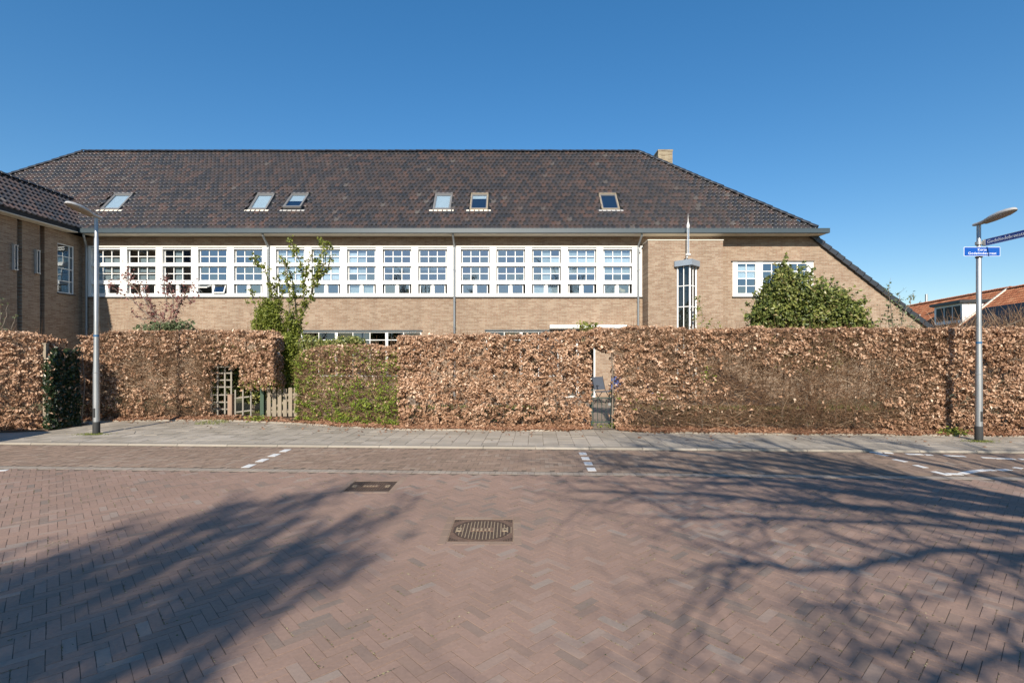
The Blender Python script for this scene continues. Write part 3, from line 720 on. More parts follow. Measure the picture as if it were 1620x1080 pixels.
MB().box(2.58, 2.61, FY-.03, FY+.02, 1.0, 1.14).build('handle', M['steel'], d_)
# right-hand window: three lights
x0, x1, z0, z1 = RW
mb = MB()
lights = [(XW(1166.5,FY), XW(1195,FY)), (XW(1206.5,FY), XW(1235.5,FY)), (XW(1247.5,FY), XW(1276,FY))]
zl0, zl1 = ZW(463.8,FY), ZW(417.3,FY); yf = FY-.02
edges = [x0+.003]+[e for l in lights for e in l]+[x1-.003]
for a, b in zip(edges[::2], edges[1::2]): mb.box(a, b, yf, yf+.1, z0+.003, z1-.003)
for l in lights: mb.box(l[0], l[1], yf+.01, yf+.09, z0+.003, zl0); mb.box(l[0], l[1], yf+.01, yf+.09, zl1, z1-.003)
w = mb.build('upper_window', M['white'], B)
for li, (a, b) in enumerate(lights):
    s_ = MB(); xm = (a+b)/2; s_.box(xm-.016, xm+.016, yf+.035, yf+.07, zl0, zl1)
    for r in range(1, 4):
        z = zl0+(zl1-zl0)*r/4; s_.box(a, xm-.016, yf+.037, yf+.068, z-.015, z+.015); s_.box(xm+.016, b, yf+.037, yf+.068, z-.015, z+.015)
    s_.build('muntins', M['white'], w)
    for r in range(4):
        for a2, b2 in ((a, xm), (xm, b)):
            MB().box(a2, b2, yf+.05, yf+.056, zl0+(zl1-zl0)*r/4, zl0+(zl1-zl0)*(r+1)/4).build('pane', M['glass'], w)
MB().box(lights[0][0], lights[0][1], yf+.1, yf+.106, zl0+.48*(zl1-zl0), zl1-.1).build('blind', M['blind'], w)
MB().box(x0-.06, x1+.02, FY-.06, FY-.003, z1, z1+.03).build('drip_strip', M['sill'], w)
MB().box(x0-.02, x1+.02, FY-.07, FY-.003, z0-.03, z0).build('sill', M['sill'], w)

# --- gutter, soffit, downpipes
GX0, GX1, GY = -16.98, XW(1313.2,19.8), 19.8
mb = MB()
mb.prism([(GY,SOF+.0),(GY+.17,SOF+.0),(GY+.17,SOF+.16),(GY+.15,SOF+.16),(GY+.15,SOF+.02),(GY+.02,SOF+.02),(GY+.02,SOF+.178),(GY-.008,SOF+.178),(GY-.008,SOF+.165),(GY,SOF+.165)], 'x', GX0, GX1)
mb.box(GX1-.015, GX1+.001, GY+.02, FY+.3, SOF+.021, SOF+.17); mb.build('gutter', M['zinc'], B)
mb = MB()
for x in np.arange(GX0+2.2, GX1, 2.94): mb.box(x, x+.02, GY-.004, GY-.001, SOF+.003, SOF+.164)
mb.build('gutter_seam', M['zinc'], B)
mb = MB(); mb.box(GX0, GX1-.03, GY+.172, FY-.002, SOF+.0, SOF+.02); mb.box(12.4, GX1-.03, FY, FY+.3, SOF, SOF+.02); mb.build('soffit', M['soffit'], B)
def downpipe(px_top, px, pyb=391, bot=0.1):
    xt, x = XW(px_top, 19.95), XW(px, FY-.09); zb = ZW(pyb, FY)
    mb = MB(); mb.tube([(xt,19.95,SOF+.01),(xt,19.95,SOF-.06),(x,FY-.1,zb),(x,FY-.1,zb-.12),(x,FY-.1,bot)], .042, 8)
    for z in (5.2, 3.95, 2.9, 1.2): mb.tube([(x,FY-.1,z-.02),(x,FY-.1,z+.02)], .052, 8); mb.box(x-.012, x+.012, FY-.08, FY-.072+.07, z-.012, z+.012)
    mb.build('downpipe', M['pipe'], B, smooth=False)
downpipe(132, 137); downpipe(415.5, 424.3); downpipe(716.5, 718.8); downpipe(1015.5, 1009.8)
mb = MB(); mb.tube([(5.30,FY-.06,PT-.02),(5.2,FY-.09,PT-.15),(5.16,FY-.1,PT-.3)], .03, 6); mb.build('hopper_branch', M['pipe'], B)

# --- awning box, wall lamp
mb = MB(); ax0, ax1 = XW(869.5,20.3), XW(990.5,20.3); az = ZW(517.3,20.3)
prof = [(20.2+.09*math.cos(a), az+.085*math.sin(a)) for a in np.linspace(.5*math.pi, 1.5*math.pi, 9)]
mb.prism(prof+[(20.48,az-.085),(20.48,az+.085)], 'x', ax0, ax1); mb.build('awning_box', M['white'], B)
MB().box(XW(957,FY-.1), XW(968.5,FY-.1), FY-.12, FY-.003, ZW(555.5,FY), ZW(551,FY)).build('wall_lamp', M['white'], B)

# --- glazed corner bay with zinc cap
cx, cyy = XW(1091.2,19.27), 19.27; hw = .37; ztop = ZW(421,19.4)
Lp, Rp, Cp = (cx-hw+.015, PY-.003), (cx+hw-.015, PY-.003), (cx, cyy)
bay = MB()
def post(p, z0, z1, w=.05): bay.box(p[0]-w/2, p[0]+w/2, p[1]-w, p[1]-.001, z0, z1)
post(Lp, -.05, ztop); post(Rp, -.05, ztop); post((Cp[0],Cp[1]+.03), -.05, ztop, .055)
for p0, p1 in ((Lp, Cp), (Cp, Rp)):
    a = Vector((p0[0], p0[1]-.03, 0)); b = Vector((p1[0], p1[1]-.005, 0)) if p1 == Cp else Vector((p1[0], p1[1]-.03, 0))
    if p0 == Cp: a = Vector((p0[0], p0[1]-.005, 0))
    m_ = (a+b)/2; bay.box(m_.x-.014, m_.x+.014, m_.y-.014, m_.y+.014, -.05, ztop-.001)
    for z in (ZW(452,19.4), ZW(485,19.4), 2.05, 1.0):
        bay.beam(a+Vector((0,0,z)), b+Vector((0,0,z)), .026, .03)
bo = bay.build('glazed_bay', M['white'], B)
for p0, p1 in ((Lp, Cp), (Cp, Rp)):
    a = Vector((p0[0], p0[1]-.02, 0)); b = Vector((p1[0], p1[1]-.02, 0)); m_ = (a+b)/2
    if p0 == Cp: a.y += .03
    if p1 == Cp: b.y += .03
    m_ = (a+b)/2; zz = [0, 1.0, 2.05, ZW(485,19.4), ZW(452,19.4), ztop]
    for c, d in zip(zz[:-1], zz[1:]):
        for e, f in ((a, m_), (m_, b)):
            MB().beam(e+Vector((0,0,(c+d)/2)), f+Vector((0,0,(c+d)/2)), .006, d-c-.004).build('pane', M['glass2'], bo)
zc0, zc1 = ztop+.002, ZW(410.5,19.2)
MB().prism([(cx-.49,PY-.004),(cx-.49,PY-.10),(cx-.42,PY-.17),(cx,PY-.60),(cx+.42,PY-.17),(cx+.49,PY-.10),(cx+.49,PY-.004)], 'z', zc0, zc1).build('zinc_cap', M['cap'], bo)
# spire lamp on the cap
sx_, sy_ = XW(1088.6,19.35), 19.35
mb = MB(); zb = ZW(402.5,19.35); zt_ = ZW(360,19.35); zz = ZW(348,19.35)
mb.tube([(sx_-.02,PY-.02,zb-.28),(sx_-.04,sy_,zb-.10),(sx_,sy_,zb-.0)], .022, 6)
mb.lathe([(.001,zb-.03),(.10,zb-.03),(.10,zb+.02),(.055,zb+.03)], sx_, sy_, 12)
sp = mb.build('spire_lamp', M['white'], bo)
mb = MB(); mb.lathe([(.040,zb+.02),(.036,zt_)], sx_, sy_, 12); mb.build('glass_tube', M['glass'], bo)
mb = MB(); 
for a in range(4): an = a*math.pi/2+.6; mb.beam((sx_+.041*math.cos(an),sy_+.041*math.sin(an),zb+.02),(sx_+.037*math.cos(an),sy_+.037*math.sin(an),zt_),.012,.012)
mb.lathe([(.045,zt_-.02),(.062,zt_+.04),(.042,zt_+.14),(.016,zt_+.22),(.009,zz+.06),(.001,zz+.25)], sx_, sy_, 12); mb.build('spire_tip', M['white'], bo)

# ------------------------------------------------------------------ roofs
PRO = np.array([(0,.034),(.12,.018),(.30,.004),(.50,.0),(.66,.014),(.80,.040),(.90,.046),(1.0,.034)])
def tiles(O, Rv, Uv, umax, vmax, mask, w=.187, e=.262, stag=True, scale=1.0, patch=None, u0=0.0):
    """rows of pantiles on a plane, one mesh; mask(points) tells which stay"""
    O = np.array(O, float); Rv = np.array(Rv, float); Uv = np.array(Uv, float)
    Rv /= np.linalg.norm(Rv); Uv /= np.linalg.norm(Uv); Nv = np.cross(Rv, Uv)
    nr, nc = int(vmax/e)+1, int((umax-u0)/w)+2
    I, J = np.meshgrid(np.arange(nc), np.arange(nr)); I = I.ravel(); J = J.ravel()
    u = u0+I*w + np.where((J % 2 == 1) & stag, w/2, 0); v = J*e
    C = O+np.outer(u+w/2, Rv)+np.outer(v+e/2, Uv); k = mask(C, u+w/2, v+e/2); u, v, C = u[k], v[k], C[k]; n = len(u)
    m = len(PRO); pu, ph = PRO[:,0]*w, PRO[:,1]*scale
    jz = rng.normal(0, .003, n); lv = rng.normal(0, .005, n)
    rows = [(0.022, .031, 0), (e+.02, -.004, 0), (0.0, .020, -.026), (0.0, .016, 0)]
    V = np.zeros((n, 4, m, 3))
    for r, (dv, dz, dz2) in enumerate(rows):
        uu = u[:,None]+pu[None]; vv = (v+lv)[:,None]+dv; hh = ph[None]+dz+dz2+jz[:,None]+.012
        V[:,r] = O+uu[...,None]*Rv+np.broadcast_to(vv, uu.shape)[...,None]*Uv+np.broadcast_to(hh, uu.shape)[...,None]*Nv
    f = []
    for i in range(m-1): f.append([i, i+1, m+i+1, m+i]); f.append([3*m+i, 3*m+i+1, i+1, i]); f.append([2*m+i, 2*m+i+1, 3*m+i+1, 3*m+i])
    f = np.array(f); F = (f[None]+4*m*np.arange(n)[:,None,None]).reshape(-1,4)
    t = rng.random(n)
    pn = vnoise(C[:,0], C[:,2]+C[:,1]*.3, .9, 5)*.25+vnoise(C[:,0], C[:,2]+C[:,1]*.3, 3.2, 8)*.35
    t = np.clip(t*.9+.05+pn*.55, 0, 1)
    return MB().add(V.reshape(-1,3), F, np.repeat(t, 4*m))
# under-boards
mb = MB()
mb.add([(XEL,Y0,Z0-.02),(XE,Y0,Z0-.02),(RR,RYD,RZ-.02),(RL,RYD,RZ-.02)], [[0,1,2,3]])
YB = 2*RYD-Y0
mb.add([(XEL,YB,Z0-.02),(RL,RYD,RZ-.02),(RR,RYD,RZ-.02),(XE,YB,Z0-.02)], [[0,1,2,3]])
mb.add([(XEL,Y0,Z0-.02),(RL,RYD,RZ-.02),(XEL,YB,Z0-.02)], [[0,1,2]])
XS = 17.15; zS = RZ-SIDE*(XS-RR)
mb.add([(XE,Y0,Z0-.02),(XE,YB,Z0-.02),(RR,RYD,RZ-.02)], [[0,1,2]])
mb.add([(XE,FY-.08,Z0-.025),(XS,FY-.08,zS-.025),(XS,YB,zS-.025),(XE,YB,Z0-.025)], [[0,1,2,3]])
roof = mb.build('roof', M['zincdark'], B)
slen = math.hypot(RYD-Y0, RZ-Z0)
SKY = [(158.5,180.7,204.5),(393.3,408.1,428.5),(449,463,487),(684.5,687.5,714),(743,744.5,770.5),(952,950,978.5)]
def on_roof(px, py):
    k = (561-py)/FPX; y = (Z0-TANR*Y0-EYE)/(k-TANR); return (XW(px,y), y, ZW(py,y))
skys = []
for j, (xb0, xt0, xt1) in enumerate(SKY):
    a = on_roof(xb0, 333.6); x1_ = a[0]+.74
    if j == 0: a = on_roof(159.5, 333.6); x1_ = a[0]+.78
    yb = a[1]; yt = yb+.80; skys.append((a[0], x1_, yb, yt))
def m_front(C, u, v):
    x, y = C[:,0], C[:,1]; f = (RYD-y)/(RYD-Y0)
    k = (x < RR+(XE-RR)*f) & (x > RL+(XEL-RL)*f) & (y < RYD)
    for s_ in skys: k &= ~((x > s_[0]-.06) & (x < s_[1]+.06) & (y > s_[2]-.05) & (y < s_[3]+.0))
    wz = np.where((x < -17.0) & (x > -20.12), np.where(x > -18.56, 6.75+(-17.0-x), 6.75+(x+20.12)), -9)
    return k & (C[:,2] > wz-.12)
tiles((XEL,Y0-.03,Z0-.03), (1,0,0), (0,1,TANR), XE-XEL, slen+.1, m_front, scale=1.05).build('front_tiles', M['tile'], roof, smooth=False, kind='stuff')
def m_side(C, u, v):
    x, y = C[:,0], C[:,1]; f = np.clip((x-RR)/(XE-RR), 0, 1)
    up = (y > RYD-(RYD-Y0)*f) & (y < RYD+(RYD-Y0)*f) & (x > RR)
    return np.where(x < XE, up, (y > FY-.02) & (y < YB))
sl2 = math.hypot(XS-RR, RZ-zS)
tiles((XS,Y0,zS), (0,1,0), (-1,0,SIDE), YB-Y0, sl2, m_side).build('side_tiles', M['tile'], roof, kind='stuff')
# ridge and hip caps, each a part
def caps(p0, p1, step, r=.11, name='ridge_tile', lift=.03, mat='ridge', parent=roof):
    a, b = Vector(p0), Vector(p1); L = (b-a).length; n = max(1, int(L/step)); d = (b-a)/n
    dn = d.normalized(); sd = dn.cross(Vector((0,0,1))).normalized(); up = sd.cross(dn)
    mb = MB(); vs = []
    for t_, rr in ((0, r*1.12), (step*1.06, r*.92)):
        for kk in range(6):
            an = math.pi*kk/5; vs.append(dn*t_+sd*math.cos(an)*rr*1.15+up*(math.sin(an)*rr*.85))
    for kk in range(6):
        an = math.pi*kk/5; vs.append(sd*math.cos(an)*r*.98*1.15+up*(math.sin(an)*r*.98*.85-.005))
    fs = [[i, i+1, 6+i+1, 6+i] for i in range(5)]+[[12+i, 12+i+1, i+1, i] for i in range(5)]
    mb.add([tuple(v) for v in vs], fs); ms = [mb.mesh(name, M[mat], True)]
    for i in range(n): link(name, ms[0], parent, loc=tuple(a+d*i+Vector((0,0,lift+random.gauss(0,.004)))))
caps((RL,RYD,RZ), (RR,RYD,RZ), .33)
caps((XE+.02,Y0,Z0+.02), (RR,RYD,RZ), .31, name='hip_tile'); caps((XEL,Y0,Z0+.02), (RL,RYD,RZ), .31, name='hip_tile')
# verge of the low side roof: dark boards and stepped tiles
vs0, vs1 = Vector((XE-.0,FY-.10,Z0-.05)), Vector((XS,FY-.10,zS-.05)); dv = (vs1-vs0); nv = 19
for i in range(nv):
    a = vs0+dv*(i/nv); b = vs0+dv*((i+1.06)/nv); up = Vector((SIDE,0,1)).normalized()
    mb = MB(); w2 = .09
    A = a+up*.07; Bq = b+up*.115
    mb.hexa([a-up*.10+Vector((0,-.03,0)), b-up*.08+Vector((0,-.03,0)), b-up*.08+Vector((0,.12,0)), a-up*.10+Vector((0,.12,0)),
             A+Vector((0,-.03,0)), Bq+Vector((0,-.03,0)), Bq+Vector((0,.12,0)), A+Vector((0,.12,0))])
    mb.build('verge_tile', M['ridge'], roof)
# skylights
bl = [1, 1, .5, 1, .22, 0]
for j, (x0, x1, y0, y1) in enumerate(skys):
    U = Vector((0,1,TANR)).normalized(); Nn = Vector((0,-TANR,1)).normalized(); O = Vector((x0, y0, roofz(y0)))
    L = (y1-y0)*math.sqrt(1+TANR**2); wd = x1-x0
    def q(mb, u0, u1, v0, v1, h0, h1, tilt=0):
        pts = [O+Vector((u,0,0))+U*v+Nn*(h+tilt*(L-v)) for h in (h0, h1) for (u, v) in ((u0,v0),(u1,v0),(u1,v1),(u0,v1))]; mb.hexa(pts)
    tl = .09 if j == 2 else 0
    mb = MB(); q(mb,0,wd,0,.06,0,.085,tl); q(mb,0,.045,.061,L-.07,0,.08,tl); q(mb,wd-.045,wd,.061,L-.07,0,.08,tl); q(mb,0,wd,L-.069,L,0,.10,tl)
    sk = mb.build('skylight', M['skyframe'] if j in (0,1,2,3) else M['wood'], B)
    mb = MB(); q(mb,.046,.08,.072,L-.071,.0,.07,tl); q(mb,wd-.08,wd-.046,.072,L-.071,0,.07,tl); q(mb,.081,wd-.081,.072,.12,0,.07,tl); q(mb,.081,wd-.081,L-.13,L-.071,0,.07,tl); mb.build('sash', M['skyframe'], sk)
    mb = MB(); q(mb,.08,wd-.08,.12,L-.13,.045,.05,tl); mb.build('pane', M['glass'], sk)
    if bl[j]: mb = MB(); q(mb,.08,wd-.08,L-.13-(L-.25)*bl[j],L-.13,.015,.02,tl); mb.build('blind', M['blind'], sk)
    mb = MB(); q(mb,.03,wd-.03,.0,L,-.30,-.25); mb.build('shaft_bottom', M['room'], sk)
    mb = MB(); q(mb,-.13,wd+.13,-.10,-.005,.045,.056)
    mb.build('apron', M['soffit'] if j in (0,1,3,4) else M['lamp'], sk)
# chimney
ch = MB(); yc = 25.6; x0, x1 = XW(1041.3,yc), XW(1064,yc); zt_ = ZW(236.8,yc)
ch.box(x0, x1, yc, yc+1.0, 8.2, zt_-.08); ch.box(x0-.02, x1+.02, yc-.02, yc+1.02, zt_-.08, zt_)
co = ch.build('chimney', M['chim'], B)
mb = MB()
for xx in (.25, .38): mb.tube([(x0+xx-.06,yc+.3,zt_),(x0+xx-.06,yc+.3,zt_+.07)], .04, 8)
mb.build('chimney_pot', M['zincdark'], co)

# ------------------------------------------------------------------ side wing at the left
WY0 = 13.6; WE = -17.0
g1, g2 = FPX*17.42/(810-27.6), FPX*17.42/(810-63.8)
wwin = (FPX*17.42/(810-91), FPX*17.42/(810-117.6), 4.17, 6.08)
zg = -.1
wg = MB()
grooves = [(g1-.02, g1+.17), (g2-.02, g2+.17)]
ys = [WY0, grooves[0][0], grooves[0][1], grooves[1][0], grooves[1][1], FY-.003]
for a, b in ((ys[0],ys[1]),(ys[2],ys[3])): wall(wg, a, b, zg, SOF-.01, [], XWALL, XWALL-.25, 'y')
wall(wg, ys[4], ys[5], zg, SOF-.01, [wwin], XWALL, XWALL-.25, 'y')
for a, b in grooves: wall(wg, a, b, zg, SOF-.01, [], XWALL-.14, XWALL-.25, 'y')
for a, b in grooves:
    wg.add([(XWALL,a,zg),(XWALL-.14,a,zg),(XWALL-.14,a,SOF),(XWALL,a,SOF)], [[0,1,2,3]]); wg.add([(XWALL,b,zg),(XWALL,b,SOF),(XWALL-.14,b,SOF),(XWALL-.14,b,zg)], [[0,1,2,3]])
wg.build('wing_wall', M['brick_y'], B)
mb = MB(); mb.prism([(XWALL-.01,-.1),(XWALL-.01,SOF-.01),(-18.56,8.2),(-20.1,SOF),(-20.1,-.1)], 'y', WY0-.003, WY0+.2); mb.build('wing_end_wall', M['brick_x'], B)
MB().box(-20.1,-19.9, WY0+.2, FY-.01, -.1, SOF).build('wing_back_wall', M['brick_y'], B)
# wing window and slit windows
mb = MB(); a, b, c, d = wwin; xf = XWALL-.03
mb.box(xf-.04, xf+.0, a+.004, a+.04, c+.004, d-.004); mb.box(xf-.04, xf+.0, b-.04, b-.004, c+.004, d-.004); mb.box(xf-.04, xf, a+.04, b-.04, c+.004, c+.04); mb.box(xf-.04, xf, a+.04, b-.04, d-.04, d-.004)
yd = a+(b-a)*.74; mb.box(xf-.04, xf-.002, yd-.015, yd+.015, c+.04, d-.04)
zr = [c+(d-c)*k/4 for k in (1,2,3)]
for z in zr: mb.box(xf-.038, xf-.004, a+.04, yd-.015, z-.014, z+.014); mb.box(xf-.038, xf-.004, yd+.015, b-.04, z-.014, z+.014)
w = mb.build('wing_window', M['white'], B)
for e, f in zip([c]+zr, zr+[d]):
    for yy0, yy1 in ((a+.02, yd), (yd, b-.02)): MB().box(xf-.03, xf-.024, yy0, yy1, e, f).build('pane', M['glass'], w)
MB().box(XWALL-.02, XWALL+.05, a-.03, b+.03, c-.05, c-.003).build('sill', M['sill'], w)
for yy, (pt, pb) in ((FPX*17.35/(810-24.3), (388.5,426)), (FPX*17.35/(810-59.7), (397,431.5))):
    mb = MB(); z0_, z1_ = ZW(pb,yy), ZW(pt,yy); mb.box(XWALL-.02, XWALL+.09, yy-.05, yy-.025, z0_, z1_); mb.box(XWALL-.02, XWALL+.09, yy+.055, yy+.08, z0_, z1_); mb.box(XWALL-.02, XWALL+.11, yy-.06, yy+.09, z1_, z1_+.03); mb.box(XWALL-.02, XWALL+.11, yy-.06, yy+.09, z0_-.03, z0_)
    w = mb.build('slit_window', M['lamp'], B); MB().box(XWALL+.05, XWALL+.056, yy-.024, yy+.054, z0_, z1_).build('pane', M['glass2'], w)
# wing gutter, soffit, roof
mb = MB(); mb.box(WE-.02, WE+.02, WY0-.15, GY-.012, SOF+.03, SOF+.19); mb.box(WE-.17, WE-.02, WY0-.15, GY-.012, SOF+.03, SOF+.05); mb.build('wing_gutter', M['zincdark'], B)
MB().box(XWALL+.002, WE+.02, WY0-.15, GY-.012, SOF+.0, SOF+.028).build('wing_soffit', M['soffit'], B)
mb = MB(); mb.add([(WE,WY0-.15,6.73),(WE,22.5,6.73),(-18.56,22.5,8.29),(-18.56,WY0-.15,8.29)], [[0,1,2,3]]); mb.add([(-20.12,WY0-.15,6.73),(-18.56,WY0-.15,8.29),(-18.56,22.5,8.29),(-20.12,22.5,6.73)], [[0,1,2,3]])
# trim the wing boards where they run under the main roof
wroof = mb.build('wing_roof', M['zincdark'], B)
me = wroof.data
for vtx in me.vertices:
    if vtx.co.y > 20 : vtx.co.y = (Y0+(vtx.co.z-Z0)/TANR) + .02
def m_wing(C, u, v):
    yy = Y0+(C[:,2]-Z0)/TANR; return (C[:,1] < yy+.06)
tiles((WE+.03,WY0-.15,6.72), (0,1,0), (-1,0,1), 9.5, 2.25, m_wing, w=.20).build('wing_tiles', M['tile'], wroof, kind='stuff')
tiles((-20.15,22.5,6.72), (0,-1,0), (1,0,1), 9.2, 2.25, m_wing, w=.20).build('wing_back_tiles', M['tile'], wroof, kind='stuff')
caps((-18.56,WY0-.15,8.31), (-18.56,21.36,8.31), .33, parent=wroof)
mb = MB(); mb.beam((WE+.02,Y0-.02,6.74+.03),(-18.56,21.34,8.33), .10, .02); mb.build('valley_lead', M['lamp'], wroof)
# ------------------------------------------------------------------ hedges
def leafcloud(mb, C, size, front=(0,-1,.25), spread=1.1, tint=None, elong=1.7, cup=.25, sizes=None):
    """bent four-cornered leaves at points C, facing roughly 'front'"""
    n = len(C); sz = size*(.45+1.1*rng.random(n)**1.3) if sizes is None else sizes
    nr = np.array(front)[None]+rng.normal(0, spread, (n,3)); nr /= np.linalg.norm(nr, axis=1)[:,None]
    a = rng.normal(size=(n,3)); a[:,2] -= .5; a -= (a*nr).sum(1)[:,None]*nr; a /= np.linalg.norm(a, axis=1)[:,None]
    b = np.cross(nr, a); l = sz[:,None]*.5*elong; w = sz[:,None]*.5
    cp = (cup*(.5+rng.random(n)))[:,None]*sz[:,None]
    V = np.stack([C-a*l, C-b*w+nr*cp*.7+a*l*.1, C+a*l-nr*cp*.3, C+b*w+nr*cp*.7+a*l*.1], 1)
    f = (np.array([[0,1,2],[0,2,3]])[None]+4*np.arange(n)[:,None,None]).reshape(-1,3)
    t = rng.random(n) if tint is None else np.clip(tint, 0, 1)
    mb.add(V.reshape(-1,3), f, np.repeat(t, 4))
def twigcloud(mb, A, Bp, r0, r1, tint):
    """three-sided twigs from points A to points B"""
    n = len(A); d = Bp-A; d /= np.linalg.norm(d, axis=1)[:,None]+1e-9
    u = np.cross(d, np.array([[.3,.2,1.]])); u /= np.linalg.norm(u, axis=1)[:,None]+1e-9; v = np.cross(d, u)
    r0 = np.broadcast_to(r0, (n,))[:,None]; r1 = np.broadcast_to(r1, (n,))[:,None]; rows = []
    for base, r in ((A, r0), (Bp, r1)):
        for k in range(3):
            an = 2*math.pi*k/3; rows.append(base+(u*math.cos(an)+v*math.sin(an))*r)
    V = np.stack(rows, 1); f = np.array([[0,1,4,3],[1,2,5,4],[2,0,3,5]])
    mb.add(V.reshape(-1,3), (f[None]+6*np.arange(n)[:,None,None]).reshape(-1,4), np.repeat(tint, 6))
def fb(a, b, sc, seed): return vnoise(a, b, sc, seed)+.5*vnoise(a, b, sc*2.3, seed+7)
def hedge(label, x0, x1, base_px, top_fn, depth=.65, dens=900, dens_fn=None, setback=.16, mats=None, leafsize=.038,
          stem_step=.26, twigs=420, group='clipped beech hedges along the pavement', holes=(), green=None, name='beech_hedge', yfn=None, crev=.26):
    """x0..x1 in metres; the hedge face follows the back edge of the pavement. top_fn(x) gives the height above 0"""
    yF = lambda x: (yfn or edge_y)(x)+setback
    E = empty(name, label, 'hedge', (float((x0+x1)/2), float(yF((x0+x1)/2)+depth/2), ZP), group)
    L = x1-x0; hm = max(top_fn(np.linspace(x0, x1, 9)))
    def shape(x, z, f):
        """bulge of the clipped face"""
        return .10*fb(x, z, 1.1, 21)+.05*vnoise(x, z, 3.6, 4)+-.0+crev*np.clip(vnoise(x, z*1.7, 4.6, 44)+.5*vnoise(x, z*1.5, 10, 45)+.05, 0, 1)
    def alive(x, z):
        k = z < top_fn(x)+.06*vnoise(x, x*0, 1.7, 2)+.05*vnoise(x, x*0, 9, 5)+.03*vnoise(x, x*0, 27, 8)
        k &= z > ZP+.02
        for h in holes: k &= ~h(x, z)
        return k
    # front face, back face, top, ends and loose interior
    def pts(kind, n):
        x = rng.uniform(x0, x1, n); z = rng.uniform(ZP, hm+.05, n)
        if kind == 'front': d = np.abs(rng.normal(0, .075, n))-.03
        elif kind == 'back': d = depth-np.abs(rng.normal(0, .09, n))
        elif kind == 'top': z = top_fn(x)+.06*vnoise(x, x*0, 1.7, 2)+.05*vnoise(x, x*0, 9, 5)-np.abs(rng.normal(0, .06, n))+.03; d = rng.uniform(0, depth, n)
        elif kind == 'end':
            d = rng.uniform(0, depth, n); e = rng.random(n) < .5; x = np.where(e, x0, x1)+np.where(e, 1, -1)*np.abs(rng.normal(0,.05,n))
        else: d = rng.uniform(.05, depth-.05, n)
        rnd = .10*np.exp(-(top_fn(x)-z).clip(0)/.07) if kind == 'front' else 0
        y = yF(x)+d+shape(x, z, 0)+rnd; return np.stack([x, y, z], 1)
    H = hm-ZP
    C = [pts('front', int(dens*L*H)), pts('top', int(dens*.8*L*depth)), pts('end', int(dens*.9*2*H*depth)), pts('in', int(dens*.16*L*H)), pts('back', int(dens*.4*L*H))]
    kinds = np.concatenate([np.full(len(c), i) for i, c in enumerate(C)]); C = np.concatenate(C)
    k = alive(C[:,0], C[:,2]); C = C[k]; kinds = kinds[k]
    cl = vnoise(C[:,0], C[:,2]*1.35+C[:,1]*.6, 8.5, 91)+.45*vnoise(C[:,0]+C[:,1], C[:,2]*1.2, 3.4, 92)      # leaves sit in sprays with gaps between
    k = (cl > -.06-.25*(rng.random(len(C)) < .25)) | (kinds == 1) & (rng.random(len(C)) < .4); C = C[k]; kinds = kinds[k]
    if dens_fn is not None:
        df = dens_fn(C[:,0], C[:,2]); k = (rng.random(len(C)) < np.where(kinds == 1, np.maximum(df, .4), df)) ; C = C[k]; kinds = kinds[k]
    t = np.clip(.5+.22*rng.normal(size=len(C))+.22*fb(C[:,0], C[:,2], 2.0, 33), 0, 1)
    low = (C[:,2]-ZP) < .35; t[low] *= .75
    mb = MB(); g = np.zeros(len(C), bool)
    if green is not None: g = rng.random(len(C)) < green(C[:,0], C[:,2])
    # leaves of one spray share a direction: slightly ordered look
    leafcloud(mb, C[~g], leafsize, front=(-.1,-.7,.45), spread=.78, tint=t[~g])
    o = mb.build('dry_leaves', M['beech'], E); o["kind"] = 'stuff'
    if g.any():
        mb = MB(); leafcloud(mb, C[g]+[0,-.015,0], leafsize*.82, front=(-.1,-.7,.6), spread=.6, elong=1.35)
        o = mb.build('fresh_leaves', M['fresh'], E); o["kind"] = 'stuff'
    # upright stems, each a part
    xs = np.arange(x0+.1, x1-.05, stem_step); stems = []
    for i, x in enumerate(xs):
        x = x+random.uniform(-.07,.07); top = float(top_fn(np.array([x]))[0])-.15
        if any(h(np.array([x]), np.array([.3]))[0] for h in holes): continue
        y = float(yF(x))+depth*.35+random.uniform(-.06,.08); r = random.uniform(.010,.024)
        p = [(x, y, ZP-.03)]; xx, yy = x, y
        for f in (.25, .5, .8, 1.0):
            xx += random.uniform(-.05,.05); yy += random.uniform(-.03,.03); p.append((xx, yy, ZP+(top-ZP)*f))
        MB().tube(p, [r, r*.85, r*.7, r*.5, r*.25], 5, .8).build('stem', M['bark'], E); stems.append(p)
    if stems:
        sx = np.array([[q[0] for q in p] for p in stems]); n = int(twigs*L*H/2.2)
        si = rng.integers(0, len(stems), n); z = rng.uniform(ZP+.1, hm-.1, n)
        A = np.stack([sx[si,0]+rng.normal(0,.10,n), np.zeros(n), z], 1); A[:,1] = yF(A[:,0])+depth*.3+rng.normal(0,.07,n)
        ln = rng.uniform(.12,.45,n); dr = np.stack([rng.normal(0,1,n), -np.abs(rng.normal(.35,.45,n)), rng.normal(.35,.45,n)], 1); dr /= np.linalg.norm(dr,axis=1)[:,None]
        Bp = A+dr*ln[:,None]; Bp[:,1] = np.maximum(Bp[:,1], yF(Bp[:,0])-.03); k = alive(Bp[:,0], Bp[:,2]-.03) & alive(A[:,0], A[:,2]) & (Bp[:,0] > x0-.05) & (Bp[:,0] < x1+.05)
        A, Bp = A[k], Bp[k]; mb = MB(); twigcloud(mb, A, Bp, rng.uniform(.003,.007,len(A)), .0018, rng.random(len(A)))
        # fine outer twigs fanned over the face
        n = int(twigs*2.6*L*H/2.2); x = rng.uniform(x0, x1, n); z = rng.uniform(ZP+.05, hm, n); y = yF(x)+rng.uniform(-.02,.22,n)+shape(x, z, 0)
